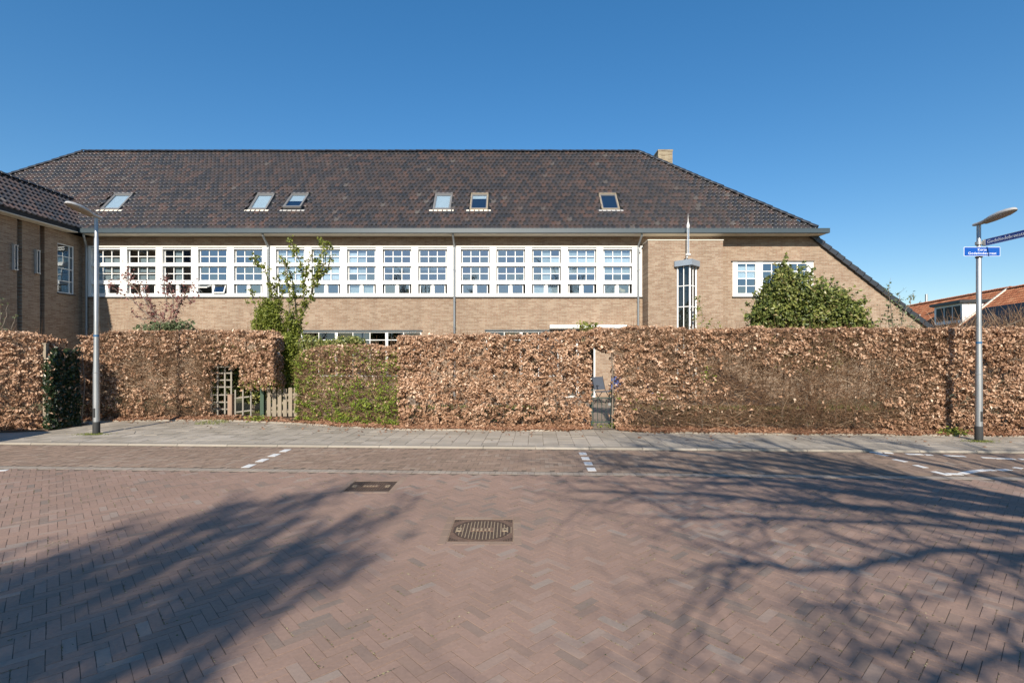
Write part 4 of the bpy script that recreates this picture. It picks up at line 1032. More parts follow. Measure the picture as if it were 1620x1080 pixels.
        A = np.stack([x,y,z],1); dr = np.stack([rng.normal(0,.9,n), rng.normal(-.25,.3,n), rng.normal(.45,.6,n)],1); dr /= np.linalg.norm(dr,axis=1)[:,None]
        Bp = A+dr*rng.uniform(.06,.20,n)[:,None]; k = alive(Bp[:,0], Bp[:,2]-.05) & alive(A[:,0], A[:,2]); A, Bp = A[k], Bp[k]
        twigcloud(mb, A, Bp, .0026, .0012, np.clip(.35+.25*rng.normal(size=len(A)), 0, 1))
        n = int(60*L); x = rng.uniform(x0, x1, n); z = top_fn(x)-.05; y = yF(x)+rng.uniform(.03, depth, n); A = np.stack([x,y,z],1)
        Bp = A+np.stack([rng.normal(0,.05,n), rng.normal(0,.05,n), rng.exponential(.085,n)+.04],1); k = alive(A[:,0], A[:,2]-.1); twigcloud(mb, A[k], Bp[k], .0028, .0012, rng.random(k.sum())*.7)
        o = mb.build('twigs', M['twig'], E); o["kind"] = 'stuff'
    # leaf litter under it is built once for the whole bed
    return E
def X_at(px, y): return XW(px, y)
def smooth(x, a, b): q = np.clip((x-a)/(b-a), 0, 1); return q*q*(3-2*q)
def toph(*kn):
    """kn: (pixel x, pixel y) of the hedge top, turned into heights at the hedge's own distance"""
    xs = []; zs = []
    for px, py in kn:
        y = 12.0
        for _ in range(6): y = float(edge_y(XW(px, y)))+.28
        xs.append(XW(px, y)); zs.append(ZW(py, y))
    return lambda x: np.interp(x, xs, zs), xs
def hx(px):
    y = 12.0
    for _ in range(8): y = float(edge_y(XW(px, y)))+.2
    return XW(px, y)
def lx0(px):
    y = 12.0
    for _ in range(8): y = float(left_y(XW(px, y)))+.1
    return XW(px, y)
# far left
tf = lambda x: np.interp(x, [lx0(-400), lx0(0), lx0(40), lx0(60), lx0(77)], [2.32, 2.30, 2.25, 2.16, 1.85])
hedge('dry brown beech hedge at the left edge, in front of the brick wing', lx0(-400), lx0(64), None, tf, dens=3300, yfn=left_y, setback=.08)
# left hedge with the arch over the trellis
tf, _ = toph((118,560),(128,532),(170,526),(250,524),(330,524),(380,522),(425,523),(436,534))
arch = lambda px0, px1, pyb, pyt: None
XA0, XA1, XA2, XA3 = hx(334), hx(372), hx(392), hx(440)
zA = ZW(580, 13.8); zB = ZW(612, 13.8); zC = ZW(606, 13.8)
def holeL(x, z):
    n = .14*vnoise(x, z, 5, 3)+.10*vnoise(x, z, 13, 6)
    return ((x > XA0+n) & (x < XA1+.12) & (z < zA+n)) | ((x >= XA1+.12) & (z < zB+.10*n*10*.2+np.where(x > XA2, .0, -.05)+n))
bald = lambda x, z: np.clip(.95-.95*smooth(fb(x, z*1.3, 1.7, 40)+.5*vnoise(x, z*1.6, 6, 41), -.35, .15)*smooth(x, hx(165), hx(220))*(1-smooth(x, hx(320), hx(345)))*(1-smooth(z, 1.6, 2.0)), .05, 1)
grL = lambda x, z: .35*smooth(x, hx(370), hx(385))*(1-smooth(z, .9, 1.25))
hedge('beech hedge right of the ivy, thinning in the middle, with an arch over the lattice', hx(122), hx(434), None, tf, dens=3100, dens_fn=bald, holes=[holeL], green=grL, twigs=1100)
# low green-brown hedge
tf, _ = toph((463,580),(470,564),(484,553),(520,547),(560,545),(610,547),(636,549))
gr = lambda x, z: np.clip(.55+.50*(1-smooth(z, .65, 1.45+.35*vnoise(x, z, 1.5, 3)))+.45*smooth(-x, -hx(505), -hx(465))+.5*vnoise(x, z, 1.8, 77)-.35*smooth(z, 1.7, 2.0), 0, .95)
dn = lambda x, z: .6+.4*(1-smooth(z, .5, 1.1))*(.55+.45*smooth(fb(x,z,1.6,12), -.3,.3))
hedge('lower hedge breaking into fresh green leaf at its foot, right of the picket gate', hx(467), hx(632), None, tf, dens=3900, dens_fn=dn, green=gr, leafsize=.037, twigs=1100)
# dense middle hedge, to the path gap
tf, _ = toph((628,534),(640,530),(760,529),(850,528),(915,524),(945,521))
GX = (hx(936), hx(974))
def holeM(x, z): return (x > GX[0]+.05*vnoise(x*0, z, 4, 1)) & (z < ZW(553+4*np.sin(x*9), 12.2))
hedge('dense evenly clipped beech hedge in the middle, left of the iron garden gate', hx(629), hx(952), None, tf, crev=.16, dens=3900, holes=[holeM], twigs=260)
# right, long, bare in its middle
tf, _ = toph((948,521),(1000,517),(1060,519),(1150,520),(1300,520),(1420,519),(1500,520))
def holeR(x, z): return (x < GX[1]+.09*vnoise(x*0, z, 4, 9)+.05*vnoise(x, z, 12, 9)) & (z < ZW(550, 12.0)-.12*smooth(x, GX[0], GX[1])+.06*vnoise(x, z, 8, 2))
def bareR(x, z):
    q_ = .55*fb(x, z, .9, 61)+.25*vnoise(x, z, 4, 62); m = smooth(x+q_, hx(1050), hx(1220))*(1-smooth(x+q_, hx(1320), hx(1470)))*(1-smooth(z+q_*.9, 1.35, 2.35))
    m = np.maximum(m, .75*(1-smooth(z, .35, .95))*smooth(x, hx(985), hx(1040))*(1-smooth(x, hx(1340), hx(1400))))
    m = m*1.08+.9*(m > .03)*fb(x, z, 1.9, 55)*np.minimum(m*3, 1)*.6+.5*vnoise(x, z, 7, 56)*np.minimum(m*3, 1)*(1-m*.5); m = np.clip(m, 0, 1); return np.clip((1-m)**2.6, .012, 1)
grR = lambda x, z: .25*((vnoise(x, z, 2.2, 50) > .25) & (z < .9) & (x < hx(1100)))+.5*(np.hypot(x-hx(1122), (z-1.35)) < .22)
hedge('long beech hedge right of the iron gate, bare and twiggy in its middle', hx(953), hx(1500), None, tf, dens=3600, dens_fn=bareR, holes=[holeR], green=grR, twigs=1500, stem_step=.21)
tf, _ = toph((1496,520),(1560,521),(1620,519),(1900,512))
hedge('beech hedge at the right edge, behind the lamp post with street signs', hx(1501), hx(1850), None, tf, dens=3700, setback=.12)

# fallen leaves along the foot of the hedges
n = 26000; x = rng.uniform(-12.5, 12.5, n); y = edge_y(x)+np.abs(rng.normal(.10,.22,n))-.03+.04*vnoise(x, x*0, 2, 1)
k = ~((x > GX[0]-.02) & (x < GX[1]+.02)) & ~((x > hx(372)) & (x < hx(468)) & (rng.random(n) < .8)); x, y = x[k], y[k]
C = np.stack([x, y, ZP+.035+rng.random(len(x))*.07*np.clip((y-edge_y(x))*4, 0, 1)], 1)
mb = MB(); leafcloud(mb, C, .05, front=(0,-.3,1), spread=.5)
tag(mb.build('fallen_leaves', M['fallen']), 'rusty fallen beech leaves lying in a strip along the foot of the hedges', 'fallen leaves', kind='stuff')
n = 260; x = rng.uniform(-10, 11, n); y = edge_y(x)-np.abs(rng.normal(0,.6,n)); mb = MB(); leafcloud(mb, np.stack([x,y,np.full(n,ZP+.012)],1), .035, front=(0,0,1), spread=.3)
tag(mb.build('stray_leaves', M['fallen']), 'a few stray brown leaves scattered on the grey pavement', 'fallen leaves', kind='stuff')

# ivy between the two left hedges
ix0, ix1 = hx(62), hx(140); iy = lambda x: edge_y(x)+.32
E = empty('ivy', 'dark green ivy filling the gap between the two left hedges, behind the lamp post', 'ivy', (float(lx0(64))+.1, 12.1, ZP))
ax0 = lx0(64); n = 9000; x = ax0+rng.uniform(.0, .22, n); y = rng.uniform(11.6, 12.45, n); z = rng.uniform(ZP, 2.02, n)
k = (z < 1.88+.30*vnoise(y*2+x*3, y*0, 3, 3)+.15*vnoise(x*9,y*9,1,4)-.22*smooth(-y, -11.9, -11.55)) & (x > ax0+.12*vnoise(y, z, 2.5, 5)+.04) & ((x-ax0 > .10) | (y < 11.75))
x, y, z = x[k], y[k], z[k]; mb = MB(); leafcloud(mb, np.stack([x+.07*vnoise(y*3, z*3, 1, 9),y,z],1), .060, front=(.7,-.6,.45), spread=.6, elong=1.1)
k = rng.random(len(x)) < .07; m5 = MB(); leafcloud(m5, np.stack([x,y,z],1)[k]+[.03,-.04,.05], .04); o = m5.build('caught_leaves', M['beech'], E); o["kind"] = 'stuff'
o = mb.build('leaves', M['ivy'], E); o["kind"] = 'stuff'
mb = MB(); 
for i in range(5): yy = 11.7+.22*i; mb.tube([(ax0+.1,yy,0),(ax0+random.uniform(.05,.2),yy+.05,1.0),(ax0+.14,yy,1.8)], [.02,.015,.008], 5)
mb.build('stems', M['bark'], E)
px_ = lx0(66); yp = float(left_y(px_))+.20
P1 = empty('hedge_post', 'weathered grey post at the end of the left hedge beside the ivy', 'post', (px_, yp, 0))
MB().box(px_-.035, px_+.035, yp-.035, yp+.035, 0, 2.02).build('shaft', M['wood'], P1)
MB().box(px_-.045, px_+.045, yp-.045, yp+.045, 2.02, 2.05).build('top', M['wood'], P1)

# ------------------------------------------------------------------ trees and bushes
def shrubtree(name, label, base, branches, leafmat, leafsize, per_m, spread, r0=.03, y=15., jit=.35, cat='tree', extra=None, twiglen=.25, ntw=7, elong=1.5, clump=0):
    E = empty(name, label, cat, base)
    mb = MB(); A = []; Bp = []; LC = []
    for br in branches:
        pts = [np.array(P(px, py, y+dy)) for px, py, dy in br]
        m = len(pts); rs = np.linspace(r0, .005, m) if not isinstance(br[0], str) else r0
        # smooth the polyline a little
        fine = []
        for i in range(m-1):
            for f in np.linspace(0, 1, 4, endpoint=False):
                fine.append(pts[i]*(1-f)+pts[i+1]*f+rng.normal(0, .02, 3)*(f > 0))
        fine.append(pts[-1]); mb.tube(fine, np.linspace(rs[0], rs[-1], len(fine)), 5, .5)
        for i in range(len(fine)-1):
            L = np.linalg.norm(fine[i+1]-fine[i]); frac = i/len(fine)
            for q in range(rng.poisson(ntw*L)):
                a = fine[i]+(fine[i+1]-fine[i])*rng.random(); d = rng.normal(0, 1, 3); d[2] = abs(d[2])+.6; d /= np.linalg.norm(d)
                b = a+d*twiglen*(.3+rng.random())*(1.15-.5*frac); A.append(a); Bp.append(b)
                for c in range(rng.poisson(per_m*.12)): LC.append(a+(b-a)*rng.random()+rng.normal(0, spread*.5, 3))
            if clump:
                for c in range(rng.poisson(L/.075)):
                    a = fine[i]+(fine[i+1]-fine[i])*rng.random(); dd = rng.normal(0, 1, 3); dd[2] = abs(dd[2])*.6; dd /= np.linalg.norm(dd)
                    b = a+dd*rng.uniform(.02, .17); A.append(a); Bp.append(b); k_ = rng.poisson(clump); LC.extend(list(b+rng.normal(0, .028, (k_,3))))
            for c in range(rng.poisson(per_m*L)): LC.append(fine[i]+(fine[i+1]-fine[i])*rng.random()+rng.normal(0, spread, 3)*[1,1,.8])
    tr = mb.build('branches', M['bark'], E)
    if A:
        mb = MB(); twigcloud(mb, np.array(A), np.array(Bp), .004, .0015, rng.random(len(A))*.6); o = mb.build('twigs', M['twig'], E); o["kind"] = 'stuff'
    if extra is not None: LC = list(LC)+list(extra)
    mb = MB(); leafcloud(mb, np.array(LC), leafsize, front=(-.1,-.4,.6), spread=.8, elong=elong); o = mb.build('leaves', M[leafmat], E); o["kind"] = 'stuff'
    return E
def blob(cx, cy, rx, ry, rz, y, n, seed=1, hollow=.55):
    """leaf points in the outer part of an uneven ellipsoid, centre given in photo pixels"""
    c = np.array(P(cx, cy, y)); d = rng.normal(size=(n,3)); d /= np.linalg.norm(d, axis=1)[:,None]
    r = hollow+(1-hollow)*rng.random(n)**.6; f = 1+.30*vnoise(d[:,0]*1.0+d[:,1], d[:,2]+d[:,1], 2.6, seed)+.30*vnoise(d[:,0]-d[:,1], d[:,2], 6, seed+3)
    return c+d*(r*f)[:,None]*[rx, ry, rz]
Yt = 14.4
ex_ = np.concatenate([blob(437,545,.52,.35,.70,Yt,4200,3,.2), blob(425,500,.36,.25,.50,Yt,1700,8,.2), blob(463,522,.28,.25,.55,Yt,1300,5,.2), blob(446,600,.40,.3,.75,Yt-.3,2600,5,.3), blob(425,520,.42,.3,.75,Yt-.25,2600,15,.2), blob(455,560,.38,.3,.6,Yt-.35,2400,25,.2)])
shrubtree('young_tree', 'bright green leafing tree with upright branches behind the picket gate', P(444,665,Yt)[:2]+(ZP,),
    [[(444,660,0),(440,600,0),(462,545,.1),(478,500,.1),(482,450,0),(470,405,-.1),(455,376,-.1)],
     [(478,500,.1),(492,465,.2),(500,440,.2),(508,405,.1),(506,377,.1)], [(500,440,.2),(515,415,.1),(519,388,.2)], [(500,452,.2),(516,425,.3),(528,403,.3)],
     [(440,600,0),(428,520,-.1),(430,470,-.1),(419,425,-.2),(404,419,-.2)], [(440,600,0),(414,520,.2),(402,480,.2),(396,458,.2)],
     [(444,600,0),(456,520,-.2),(458,470,-.2),(452,420,-.1),(444,404,0)], [(470,500,.1),(462,440,.3),(448,412,.3)], [(480,450,0),(488,420,.1),(497,395,.1)],
     [(428,520,-.1),(446,470,.1),(441,440,.2)], [(440,560,0),(408,520,0),(398,505,0)], [(445,560,.2),(440,480,.3),(432,450,.2)], [(404,419,-.2),(406,404,-.2)]],
    'pear', .038, 60, .045, r0=.022, y=Yt, extra=list(ex_)+list(ex_+rng.normal(0,.06,ex_.shape)), twiglen=.16, ntw=9, clump=19)
Yp = 14.9
shrubtree('purple_shrub_tree', 'small sparse tree with reddish purple leaves behind the left hedge', P(262,600,Yp)[:2]+(ZP,),
    [[(262,600,0),(268,525,0),(240,490,0),(214,455,.1),(192,440,.1),(205,425,.1)], [(262,600,0),(258,520,.1),(262,470,.2),(257,435,.2)], [(268,525,0),(284,482,-.1),(300,452,-.1),(312,462,-.1)],
     [(258,520,.1),(236,500,.2),(210,475,.2),(172,452,.2)], [(262,540,0),(246,500,.3),(232,465,.3),(224,450,.3)], [(262,560,0),(278,500,.2),(270,460,.3),(262,445,.3)], [(284,482,-.1),(292,470,-.1),(306,480,-.1)], [(246,500,.3),(225,505,.3),(208,495,.3)]],
    'purple', .050, 32, .07, r0=.026, y=Yp, twiglen=.42, ntw=12)
lx = np.concatenate([blob(255,520,.70,.25,.20,14.6,700,4,.2), blob(285,518,.40,.25,.22,14.6,350,9,.2)])
shrubtree('grey_green_bush', 'loose grey green bush below the purple tree, just above the left hedge', P(262,600,14.6)[:2]+(ZP,),
    [[(262,600,0),(250,540,0),(230,512,0)], [(262,600,0),(290,530,0),(306,508,0)], [(262,600,0),(262,530,0),(268,506,0)]], 'greyleaf', .055, 12, .05, r0=.015, y=14.6, cat='bush', extra=list(lx))
# evergreen dome
Ye = 14.6; c0 = np.array(P(1278,520,Ye)); pts = []
for (px, py, rx, rz, n) in ((1235,470,.60,.78,4200),(1238,438,.22,.42,900),(1262,460,.55,.55,2600),(1300,478,.68,.60,3400),(1330,495,.62,.52,3000),(1345,510,.46,.40,1600),(1215,495,.50,.50,2200),(1200,508,.34,.36,1100),(1275,505,1.1,.6,3600),(1212,468,.18,.28,500),(1225,452,.2,.3,500),(1290,540,1.45,.75,3600)):
    pts.append(blob(1276+(px-1276)*.94, py+3, rx*.93, .65 if rx > .4 else .3, rz*.95, Ye, n, px, .62))
E = empty('evergreen_bush', 'large rounded evergreen bush above the right hedge, in front of the white window', 'bush', (c0[0], Ye, ZP))
pts = np.concatenate(pts); cc = np.array(P(1278,540,Ye)); k = rng.integers(0, len(pts), 520); spr = []
for q in pts[k]:
    dd = (q-cc)/np.linalg.norm(q-cc)+rng.normal(0,.35,3)+[0,0,.25]; dd /= np.linalg.norm(dd); L_ = rng.uniform(.10,.38); m_ = int(L_*60); t_ = rng.random(m_)
    spr.append(q+dd*(t_*L_)[:,None]+rng.normal(0,.028,(m_,3)))
keep = vnoise(pts[:,0]*1.0+pts[:,1], pts[:,2], 3.2, 31)+.6*vnoise(pts[:,0], pts[:,2]+pts[:,1], 7, 12) > -.30
pts = np.concatenate([pts[keep]]+spr); mb = MB()
tt = np.clip(.42+.26*rng.normal(size=len(pts))+.25*vnoise(pts[:,0], pts[:,2], 2.0, 6), 0, 1)
leafcloud(mb, pts, .056, front=(-.1,-.4,.6), spread=.75, tint=tt, elong=1.7); o = mb.build('leaves', M['evergreen'], E); o["kind"] = 'stuff'
mb = MB()
for px, py in ((1240,440),(1262,460),(1300,480),(1330,495),(1210,480),(1280,470),(1350,515),(1225,470)):
    q = P(px, py, Ye); mb.tube([(c0[0]+random.uniform(-.2,.2), Ye, 0), ((c0[0]+q[0])/2, Ye+.1, q[2]*.5), q], [.05,.03,.01], 6)
mb.build('branches', M['bark'], E)
for lab, px, w_, h_, yy, n in (('dark leafy shrub in the shade behind the lattice screen', 352, .75, 1.9, 15.4, 5200), ('dark leafy shrub in the shade behind the picket gate', 462, .75, 1.75, 15.1, 5200), ('low dark shrub between the lattice and the young tree', 402, .55, 1.6, 15.3, 3200)):
    x0_ = XW(px, yy); E = empty('garden_shrub', lab, 'shrub', (x0_, yy, ZP), 'shrubs in the shade behind the left hedge')
    q = rng.normal(size=(n,3)); q /= np.linalg.norm(q, axis=1)[:,None]; q *= (.4+.6*rng.random(n)**.5)[:,None]; C = np.array([x0_, yy, ZP+h_*.5+.25])+q*[w_, .45, h_*.5]
    C = C[C[:,2] > ZP+.02]; mb = MB(); leafcloud(mb, C, .075, spread=.8, elong=1.4); o = mb.build('leaves', M['evergreen'], E); o["kind"] = 'stuff'
    mb = MB()
    for k in range(4): mb.tube([(x0_+random.uniform(-.1,.1), yy, 0), (x0_+random.uniform(-.4,.4)*w_, yy+random.uniform(-.2,.2), h_*.8)], [.025,.008], 5)
    mb.build('branches', M['bark'], E)
# small ones
shrubtree('bare_sapling', 'slender sapling with a few pale leaves by the right end of the roof slope', P(1420,620,13.4)[:2]+(ZP,),
    [[(1420,620,0),(1416,540,0),(1410,490,0),(1406,450,0)], [(1418,560,0),(1428,500,.1),(1440,475,.1),(1444,465,.1)], [(1416,540,0),(1406,510,.1),(1402,480,.1)], [(1420,560,0),(1440,515,0),(1452,500,0)], [(1428,500,0),(1421,480,0),(1423,462,0)]],
    'greyleaf', .040, 34, .06, r0=.014, y=13.4, ntw=12, twiglen=.28)
shrubtree('climbing_shrub', 'thin climbing shrub beside the glazed corner bay', P(1108,600,18.6)[:2]+(ZP,),
    [[(1106,620,0),(1104,540,0),(1102,500,0),(1107,476,0)], [(1106,560,0),(1118,520,0),(1126,505,0)], [(1104,540,0),(1112,500,0),(1106,470,0)], [(1110,560,0),(1135,520,0),(1140,508,0)]],
    'pear', .06, 17, .06, r0=.012, y=18.6, ntw=9, cat='shrub')
lx = np.concatenate([blob(545,545,.42,.35,.22,13.9,1500,4,.3), blob(520,548,.40,.3,.18,13.9,900,2,.3), blob(563,541,.25,.3,.16,13.9,600,7,.3), blob(492,545,.35,.3,.28,14.0,900,3,.3)])
shrubtree('rounded_bush', 'low rounded green bush peeping over the low green hedge', P(540,600,13.9)[:2]+(ZP,),
    [[(540,620,0),(535,560,0),(520,545,0)], [(540,620,0),(555,560,0),(562,540,0)]], 'evergreen', .045, 10, .05, r0=.015, y=13.9, cat='bush', extra=list(lx))
lx = blob(930,518,.32,.2,.14,12.6,260,4,.2)
shrubtree('green_sprig', 'small green sprig on top of the hedge below the white awning box', P(930,560,12.6)[:2]+(ZP,),
    [[(930,560,0),(925,525,0),(915,510,0)], [(930,560,0),(938,520,0),(948,508,0)]], 'pear', .04, 14, .04, r0=.008, y=12.6, cat='shrub', extra=list(lx))
shrubtree('budding_sapling', 'thin sapling with pale buds over the hedge at the left edge', P(-5,620,12.6)[:2]+(ZP,),
    [[(-6,620,0),(-4,540,0),(0,490,0),(-3,460,0)], [(-4,540,0),(8,505,0),(14,480,0)], [(0,520,0),(18,520,0),(26,500,0)]], 'greyleaf', .035, 14, .04, r0=.01, y=12.6)
for (lab, px, py, y, w, n) in (('low weeds growing at the foot of the picket gate post', 408, 664, 13.2, .16, 260), ('weeds at the foot of the right hedge near the lamp post', 1508, 684, 10.95, .14, 200), ('green tufts among the stems right of the iron gate', 1000, 662, 12.1, .35, 420)):
    c = np.array(P(px, py, y)); c[2] = ZP+.05; C = c+rng.normal(0, 1, (n,3))*[w, .08, .05]; C[:,2] = np.abs(C[:,2]-ZP)+ZP
    mb = MB(); leafcloud(mb, C, .04, front=(0,-.4,.8), spread=.6); tag(mb.build('weeds', M['pear']), lab, 'weeds', kind='stuff')
for (lab, px, py, y) in (('tuft of grass at the foot of the left lamp post', 147, 687, 11.15), ('mossy grass around the foot of the right lamp post', 1550, 698, 10.2)):
    c = G(px, py, ZP); n = 420; x = c[0]+rng.normal(0, .16, n); yy = c[1]+rng.normal(0, .07, n); A = np.stack([x, yy, np.full(n, ZP)], 1)
    Bp = A+np.stack([rng.normal(0,.012,n), rng.normal(0,.012,n), rng.uniform(.008,.035,n)],1); mb = MB(); twigcloud(mb, A, Bp, .003, .001, rng.random(n)); tag(mb.build('grass_tuft', M['pear']), lab, 'grass', kind='stuff')
n = 30000; x = rng.uniform(-8, 12, n); y = rng.uniform(12.6, 17.3, n); k = ~((x > 1.0) & (x < 4.2)) & ~((x < -4.6) & (x > -7.3)); A = np.stack([x[k],y[k],np.full(k.sum(),ZP-.01)],1)
Bp = A+np.stack([rng.normal(0,.02,len(A)), rng.normal(0,.02,len(A)), rng.uniform(.03,.10,len(A))],1); mb = MB(); twigcloud(mb, A, Bp, .005, .001, rng.random(len(A)))
tag(mb.build('lawn', M['pear']), 'garden lawn between the hedges and the brick building', 'grass', kind='stuff')
# ------------------------------------------------------------------ bare street trees behind the viewer (their shadows fall on the road)
def baretree(name, label, base, limbs, seed, depth_tw=3, tw_len=.9, r0=.16, twn=5, budm=None):
    rs = random.Random(seed); E = empty(name, label, 'tree', base)
    segs = []; A = []; Bp = []; Rr = []
    def grow(p, d, L, r, lev):
        n = 4; q = p.copy(); prev = p.copy(); dd = d.copy()
        for i in range(n):
            dd = (dd+Vector((rs.gauss(0,.13), rs.gauss(0,.13), rs.gauss(.03,.10)))).normalized(); q = prev+dd*(L/n)
            ra, rb = r*(1-.7*i/n), r*(1-.7*(i+1)/n); A.append(tuple(prev)); Bp.append(tuple(q)); Rr.append((ra, rb))
            if lev > 0:
                for _ in range(1 if lev > 1 else (2 if rs.random() < .55 else 1)):
                    s = dd.cross(Vector((rs.gauss(0,1), rs.gauss(0,1), rs.gauss(0,1)))).normalized()
                    grow(q, (dd*.75+s*.65).normalized(), L*rs.uniform(.45,.68), rb*.62, lev-1)
            prev = q.copy()
    mb = MB()
    for li, (pts, ra, rb, twig_from) in enumerate(limbs):
        P_ = [Vector(p) for p in pts]; fine = []
        for i in range(len(P_)-1):
            for f in (0, .25, .5, .75): fine.append(P_[i].lerp(P_[i+1], f)+Vector((rs.gauss(0,.03), rs.gauss(0,.03), rs.gauss(0,.03)))*(f > 0))
        fine.append(P_[-1]); m = len(fine); rad = [ra+(rb-ra)*i/(m-1) for i in range(m)]
        mb.tube(fine, rad, 7, .5)
        for i in range(int(m*twig_from), m):
            d = (fine[min(i+1,m-1)]-fine[max(i-1,0)]).normalized()
            for _ in range(twn if i < m-1 else twn+1):
                if rs.random() < .55:
                    s = d.cross(Vector((rs.gauss(0,1), rs.gauss(0,1), rs.gauss(0,1)))).normalized()
                    grow(fine[i], (d*.7+s*.6).normalized(), tw_len*rs.uniform(.6,1.2), rad[i]*.5+.004, depth_tw-1)
    mb.build('limbs', M['bark'], E)
    mb = MB(); A = np.array(A); Bp = np.array(Bp); Rr = np.array(Rr); twigcloud(mb, A, Bp, np.maximum(Rr[:,0],.003), np.maximum(Rr[:,1],.0025), rng.random(len(A))); o = mb.build('twigs', M['twig'], E); o["kind"] = 'stuff'
    if budm:
        k = rng.integers(0, len(Bp), budm); C = Bp[k]+rng.normal(0, .04, (budm,3)); mb = MB(); leafcloud(mb, C, .05, front=(0,0,1), spread=1); o = mb.build('buds', M['greyleaf'], E); o["kind"] = 'stuff'
    return E
def cast(gx, gy, h):                      # the point at height h whose shadow falls on (gx, gy)
    k = h/-SUN.z; return (gx-SUN.x*k, gy-SUN.y*k, h)
tb = cast(-3.35, 1.0, 5.2)
trunk = (tb[0]-.3, tb[1]-.2)
L = []
for (gx, gy, h) in ((-1.95,6.1,7.9),(-1.35,5.1,7.4),(-2.6,5.3,7.7),(-3.2,4.6,7.3),(-1.2,4.2,6.9),(-3.6,3.6,7.0),(-2.0,4.2,7.0),(-2.7,3.7,6.8),(-1.5,3.3,6.5),(-3.9,2.9,6.6),(-2.3,5.0,7.3),(-4.6,3.0,6.8),(-5.0,1.9,6.4),(-1.7,5.6,7.6),(-2.2,5.6,7.6),(-1.0,4.7,7.1),(-3.0,5.0,7.5),(-1.7,4.6,7.0),(-2.9,4.2,7.0),(-1.1,3.7,6.6),(-2.4,3.3,6.6),(-3.3,3.9,7.0),(-2.0,2.8,6.3),(-3.0,2.8,6.4),(-1.4,2.7,6.2),(-4.1,3.6,6.9)):
    t_ = cast(gx-.38-.04*gy, gy-.15, h); a = (trunk[0], trunk[1], 3.6); m = ((a[0]*1.4+t_[0])/2.4, (a[1]*1.4+t_[1])/2.4, a[2]+(t_[2]-a[2])*.5)
    L.append(([a, m, t_], .07, .022, .45))
L.insert(0, ([(trunk[0],trunk[1],0),(trunk[0],trunk[1],2.2),(trunk[0],trunk[1],3.7)], .17, .10, 2))
baretree('street_tree', 'bare street tree with dense upright twigs behind the viewer at the left', (trunk[0], trunk[1], 0), L, 5, depth_tw=3, tw_len=.60, twn=4, budm=8000)
fk = Vector(cast(7.4, 4.3, 3.2))
L = [([(fk[0]+.3,fk[1]-.1,0),(fk[0]+.15,fk[1],1.6),(fk[0],fk[1],3.2)], .24, .15, 2)]
for pts, ra in (([(5.5,5.9,3.9),(3.9,7.0,4.6),(2.5,7.9,5.0),(1.2,8.3,5.2)], .085), ([(5.9,6.3,4.2),(4.5,7.9,5.2),(3.2,9.2,5.9),(2.4,9.9,6.3)], .085),
                ([(6.3,6.3,4.2),(5.4,8.1,5.4),(4.5,9.6,6.2),(4.2,10.5,6.7)], .08), ([(6.9,6.2,4.2),(6.9,8.0,5.2),(6.4,9.7,6.2),(6.2,10.8,6.8)], .075),
                ([(5.5,5.2,3.7),(4.0,5.9,4.2),(2.4,6.5,4.5),(.9,6.6,4.7)], .06), ([(5.3,4.5,3.5),(3.8,4.6,3.9),(2.6,4.2,4.0),(1.7,4.3,4.1)], .05),
                ([(7.6,6.4,4.2),(8.4,8.4,5.3),(8.9,10.0,6.3)], .07), ([(5.6,4.2,3.3),(4.2,3.5,3.6),(2.9,3.0,3.7),(2.0,2.6,3.7)], .05), ([(8.2,5.4,4.0),(9.6,7.0,5.0),(10.6,8.4,5.8)], .07),
                ([(6.0,3.3,3.2),(4.6,2.6,3.4),(3.4,2.4,3.5)], .05),
                ([(5.9,6.0,4.1),(4.3,7.4,4.9),(2.9,8.6,5.5),(1.9,9.1,5.8)], .05), ([(6.1,6.0,4.1),(5.0,7.8,5.1),(3.7,9.6,6.0),(3.2,10.3,6.4)], .05), ([(6.3,5.6,4.0),(5.9,7.3,5.0),(5.2,9.2,6.1),(5.0,10.6,6.8)], .05),
                ([(6.0,5.3,3.9),(4.8,6.2,4.4),(3.4,6.9,4.8),(2.0,7.2,5.0)], .045), ([(5.8,4.9,3.8),(4.4,5.3,4.1),(3.1,5.5,4.3),(1.9,5.5,4.4)], .04), ([(7.3,5.9,4.1),(7.6,7.9,5.2),(7.6,9.6,6.2),(7.4,10.6,6.8)], .05)):
    P_ = [fk]+[cast(*q) for q in pts]; L.append((P_, ra*1.25, .022, .4))
    for _ in range(2):                     # finer limbs that run along with the main ones
        jx, jy, jh = random.gauss(0,.35), random.gauss(0,.35), random.gauss(0,.25)
        P2 = [fk.lerp(cast(*pts[0]) if False else Vector(cast(*pts[0])), .5)]+[Vector(cast(q[0]+jx*(k+1)*.5, q[1]+jy*(k+1)*.5, q[2]+jh)) for k, q in enumerate(pts)]
        L.append((P2, ra*.42, .008, .3))
baretree('street_tree', 'spreading bare street tree with long curved limbs behind the viewer at the right', (fk[0]+.3, fk[1]-.1, 0), L, 9, depth_tw=2, tw_len=.9, twn=2)
for (bx, by, hh, lab) in ((9.5,-31,16,'tall bare street tree far behind the viewer, reflected in the right-hand panes'), (-15,-34,15,'tall bare street tree far behind the viewer on the left')):
    L = [([(bx,by,0),(bx+.2,by,4),(bx,by,7)], .3, .2, 2)]
    for i in range(14):
        an = random.uniform(0, 6.28); rr_ = random.uniform(1.2, 4.6); zt_ = hh-rr_*.9+random.uniform(-1,1)
        L.append(([(bx,by,random.uniform(4.5,7)), (bx+rr_*.45*math.cos(an), by+rr_*.45*math.sin(an), 6.5+(zt_-6.5)*.45), (bx+rr_*math.cos(an), by+rr_*math.sin(an), zt_)], .11, .03, .35))
    baretree('street_tree', lab, (bx, by, 0), L, int(bx*3+100), depth_tw=2, tw_len=1.5, twn=3)
